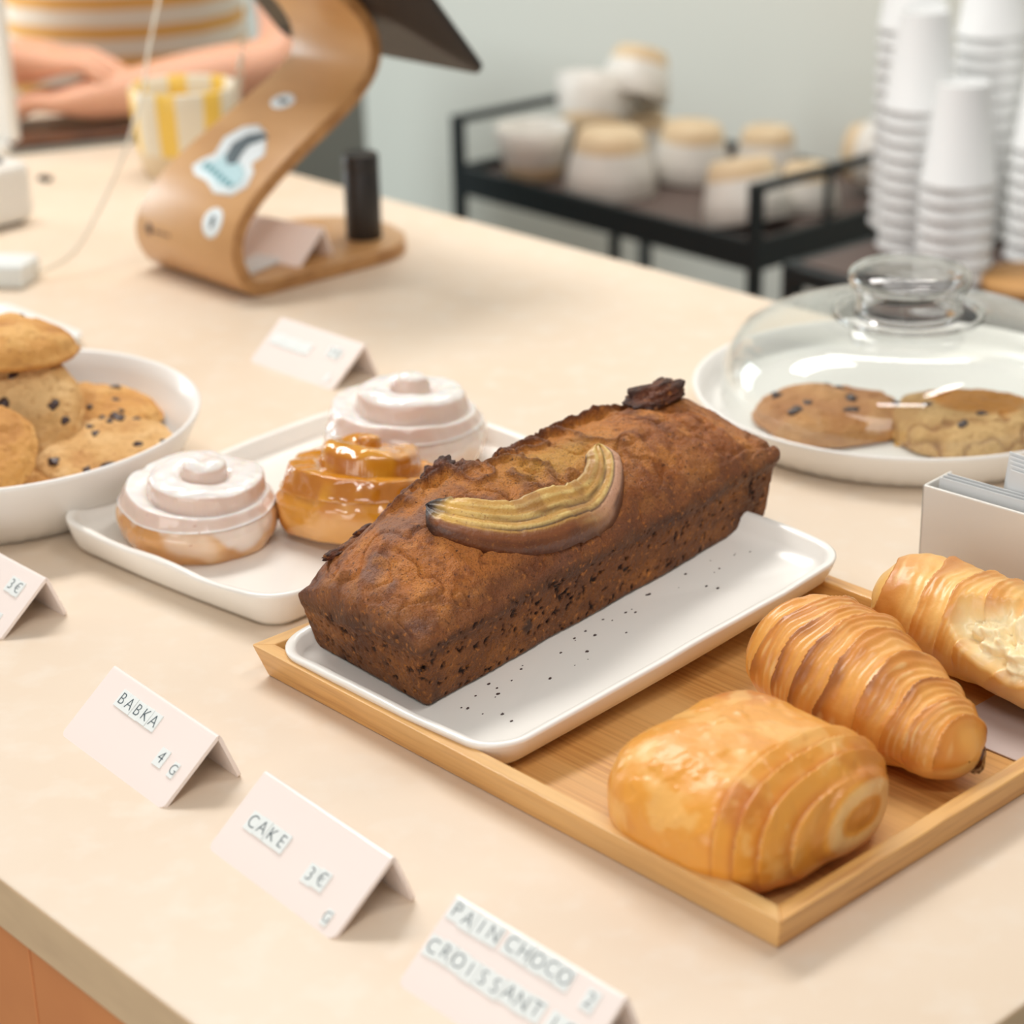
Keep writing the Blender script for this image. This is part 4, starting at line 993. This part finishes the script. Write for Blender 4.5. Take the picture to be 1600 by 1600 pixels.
# clothes
sv = [Lp(-.52, 2.95, -.10), Lp(-.52, 2.93, .04), Lp(-.515, 2.885, .18), Lp(-.512, 2.83, .33), Lp(-.507, 2.785, .44), Lp(-.505, 2.755, .515), Lp(-.345, 2.775, .480), Lp(-.285, 2.71, .33), Lp(-.262, 2.64, .19), Lp(-.665, 2.775, .480), Lp(-.735, 2.73, .33), Lp(-.752, 2.68, .19)]
sh_ = skin_obj('shirt', sv, [(0, 1), (1, 2), (2, 3), (3, 4), (4, 5), (4, 6), (6, 7), (7, 8), (4, 9), (9, 10), (10, 11)], [(.19, .17), (.185, .165), (.175, .155), (.178, .150), (.165, .140), (.095, .085), .085, .070, .072, .085, .070, .072], m_shirt, pe)
skin_obj('trousers', [Lp(-.52, 2.98, -.02), Lp(-.43, 3.00, -.10), Lp(-.42, 3.02, -.42), Lp(-.42, 3.05, -.80), Lp(-.61, 3.00, -.10), Lp(-.62, 3.02, -.42), Lp(-.62, 3.05, -.80)], [(0, 1), (1, 2), (2, 3), (0, 4), (4, 5), (5, 6)], [(.165, .13), .10, .075, .06, .10, .075, .06], m_trouser, pe)

# ================================================================ grey cabinet at the wall
gc = empty('grey_cabinet', 'dark grey cabinet by the wall behind the tablet stand', 'cabinet', (-.500, 3.69, -.9), R(-48.5))
obj('body', box(.40, .34, .72, (0, 0, .36), .004), m_grey, gc)
obj('door', box(.19, .016, .66, (-.097, -.179, .36), .003), m_grey, gc); obj('door', box(.19, .016, .66, (.097, -.179, .36), .003), m_grey, gc)

# ================================================================ steel rack with stoneware cups
RA = R(-49.0)
ck_o = Vector((-.0689, 3.1539, 0)); ru = Vector((math.cos(RA), math.sin(RA), 0)); rv = Vector((-ru.y, ru.x, 0))
RL, RD = .608, .40
rk = empty('steel_rack', 'black steel shelf rack holding stoneware cups in front of the wall', 'rack', (ck_o.x, ck_o.y, -.9), RA)
zt, zs = .77, .680
def rb(name, p0, p1, w, h): return obj(name, bar(p0, p1, w, h, .0008), m_dark, rk)
for x in (0, RL):
    for y in (0, RD): rb('post', (x, y, 0), (x, y, zt), .016, .016)
rb('post', (RL*.56, .0, 0), (RL*.56, .0, zs-.031), .012, .012)
def hb(name, L_, ax, c, w, h): return obj(name, box(L_ if ax == 0 else w, L_ if ax == 1 else w, h, c, .0008), m_dark, rk)
for x in (0, RL):
    hb('top_rail', RD, 1, (x, RD/2, zt-.006), .012, .012)
    hb('shelf_rail', RD, 1, (x, RD/2, zs-.008), .012, .042)
rb('side_post', (RL, RD*.36, zs), (RL, RD*.36, zt), .008, .008)
hb('shelf_rail', RL, 0, (RL/2, 0, zs-.008), .012, .042); hb('shelf_rail', RL, 0, (RL/2, RD, zs-.008), .012, .042)
obj('shelf_board', box(RL-.014, RD-.014, .012, (RL/2, RD/2, zs-.0065), .001), m_darkwood, rk)
obj('lower_board', box(RL-.014, RD-.014, .014, (RL/2, RD/2, .25), .001), m_darkwood, rk)
cup_a = lathe([(.030, .030), (.042, .042), (.050, .060), (.052, .078), (.0505, .080), (.049, .078), (.046, .055), (.036, .036), (0, .028)], 56)
cup_b = lathe([(0, .002), (.024, .002), (.026, 0), (.029, .001), (.0305, .010), (.034, .020), (.030, .030)], 56)
cup_b2 = lathe([(0, 0), (.030, 0), (.034, .002), (.0385, .016), (.0405, .026)], 56)
cup_a2 = lathe([(.0405, .026), (.0465, .052), (.051, .084), (.0495, .086), (.0475, .084), (.043, .050), (.038, .020), (0, .012)], 56)
def scup(label, x, y, z, rot, kind=1, sc=1.0):
    o = empty('stoneware_cup', label, 'cup', (x, y, z), 0, 'stoneware cups on the black rack'); o.rotation_euler = rot; o.scale = (sc, sc, sc*.80)
    obj('glazed_bowl', cup_a2, m_stone, o); obj('unglazed_base', cup_b2, m_clay, o); return o
ZS = -.2195
scup('white stoneware cup standing upright at the left end of the rack', .0450, 3.120, ZS, (0, 0, 0), sc=1.15)
scup('upturned stoneware cup with tan base, front centre-left of the rack', .1550, 3.020, ZS+.093, (PI, 0, 0), sc=1.35)
scup('tilted white stoneware cup lying on others in the upper middle of the pile', .1350, 3.185, ZS+.045, (R(-24), R(8), 0), sc=1.28)
scup('topmost stoneware cup on the pile with its tan base up', .2150, 3.230, ZS+.168, (R(160), R(14), 0), sc=1.12)
scup('upturned stoneware cup in the middle of the pile', .2150, 3.23, ZS+.072, (PI, 0, 0), sc=1.05)
scup('upturned stoneware cup right of the pile, in the centre of the rack', .2820, 3.090, ZS+.084, (PI, R(3), 0), sc=1.2)
scup('leaning stoneware cup with tan base, front right of the rack', .3250, 2.850, ZS+.086, (R(168), R(-8), 0), sc=1.25)
scup('upturned stoneware cup behind the front right one', .3950, 3.110, ZS+.070, (PI, 0, .4), sc=1.02)
scup('tan stoneware cup just behind the right corner post of the rack', .4250, 2.900, ZS+.064, (R(178), 0, 1), sc=.92)
scup('white stoneware cup lying on its side at the right end of the rack', .5000, 3.000, ZS+.058, (R(92), 0, R(60)), sc=1.12)

# ================================================================ trolley with paper cups
TO = Vector((.3441, 2.4291, 0))
tk = empty('cup_trolley', 'dark framed trolley with a dark top carrying stacks of paper cups', 'trolley', (TO.x, TO.y, -.9), R(-50))
TL, TD, TZ = .62, .36, .740
for x in (0, TL):
    for y in (0, TD): obj('post', bar((x, y, 0), (x, y, TZ), .020, .020, .001), m_dark, tk)
for y in (0, TD): obj('rail', bar((0, y, TZ-.012), (TL, y, TZ-.012), .024, .020, .001), m_dark, tk)
for x in (0, TL): obj('rail', bar((x, 0, TZ-.012), (x, TD, TZ-.012), .024, .020, .001), m_dark, tk)
obj('top_board', box(TL-.01, TD-.01, .012, (TL/2, TD/2, TZ-.0055), .001), m_darkwood, tk)
cupme = lathe([(.0250, .1110), (.0265, .1165), (.0278, .1165), (.0290, .1150), (.0415, .006), (.0432, .0055), (.0442, .0030), (.0432, .0004), (.0415, .0008), (.0405, .004), (.0275, .1110)], 56)
cuptop = lathe([(0, .1112), (.0268, .1112), (.0268, .1100), (0, .1100)], 40)
def stack(cx, cy, n, where, z0=-.1598, pitch=.0188):
    for k in range(n):
        nm = 'topmost paper cup of the stack ' if k == n-1 else 'white paper cup nested in the stack '
        o = empty('paper_cup', nm+where, 'paper cup', (cx, cy, z0+k*pitch), 0, 'paper cups in the stack '+where)
        obj('cup_wall', cupme, m_paper, o); obj('cup_bottom', cuptop, m_paper, o)
stack(.4967, 2.4871, 10, 'farthest left, left of the shortest stack')
stack(.5170, 2.3459, 7, 'shortest and nearest, front of the trolley')
stack(.6400, 2.4300, 8, 'at the right edge of the picture')
stack(.5900, 2.5400, 14, 'tall and behind the shortest stack')
stack(.5050, 2.5950, 14, 'rearmost between the two left stacks')
bd = tag(obj('round_board', lathe([(0, 0), (.062, 0), (.064, .002), (.064, .012), (.062, .014), (0, .014)], 56), m_orange, loc=(.605, 2.300, -.159)), 'round orange-brown wooden board at the right edge behind the dome', 'board')
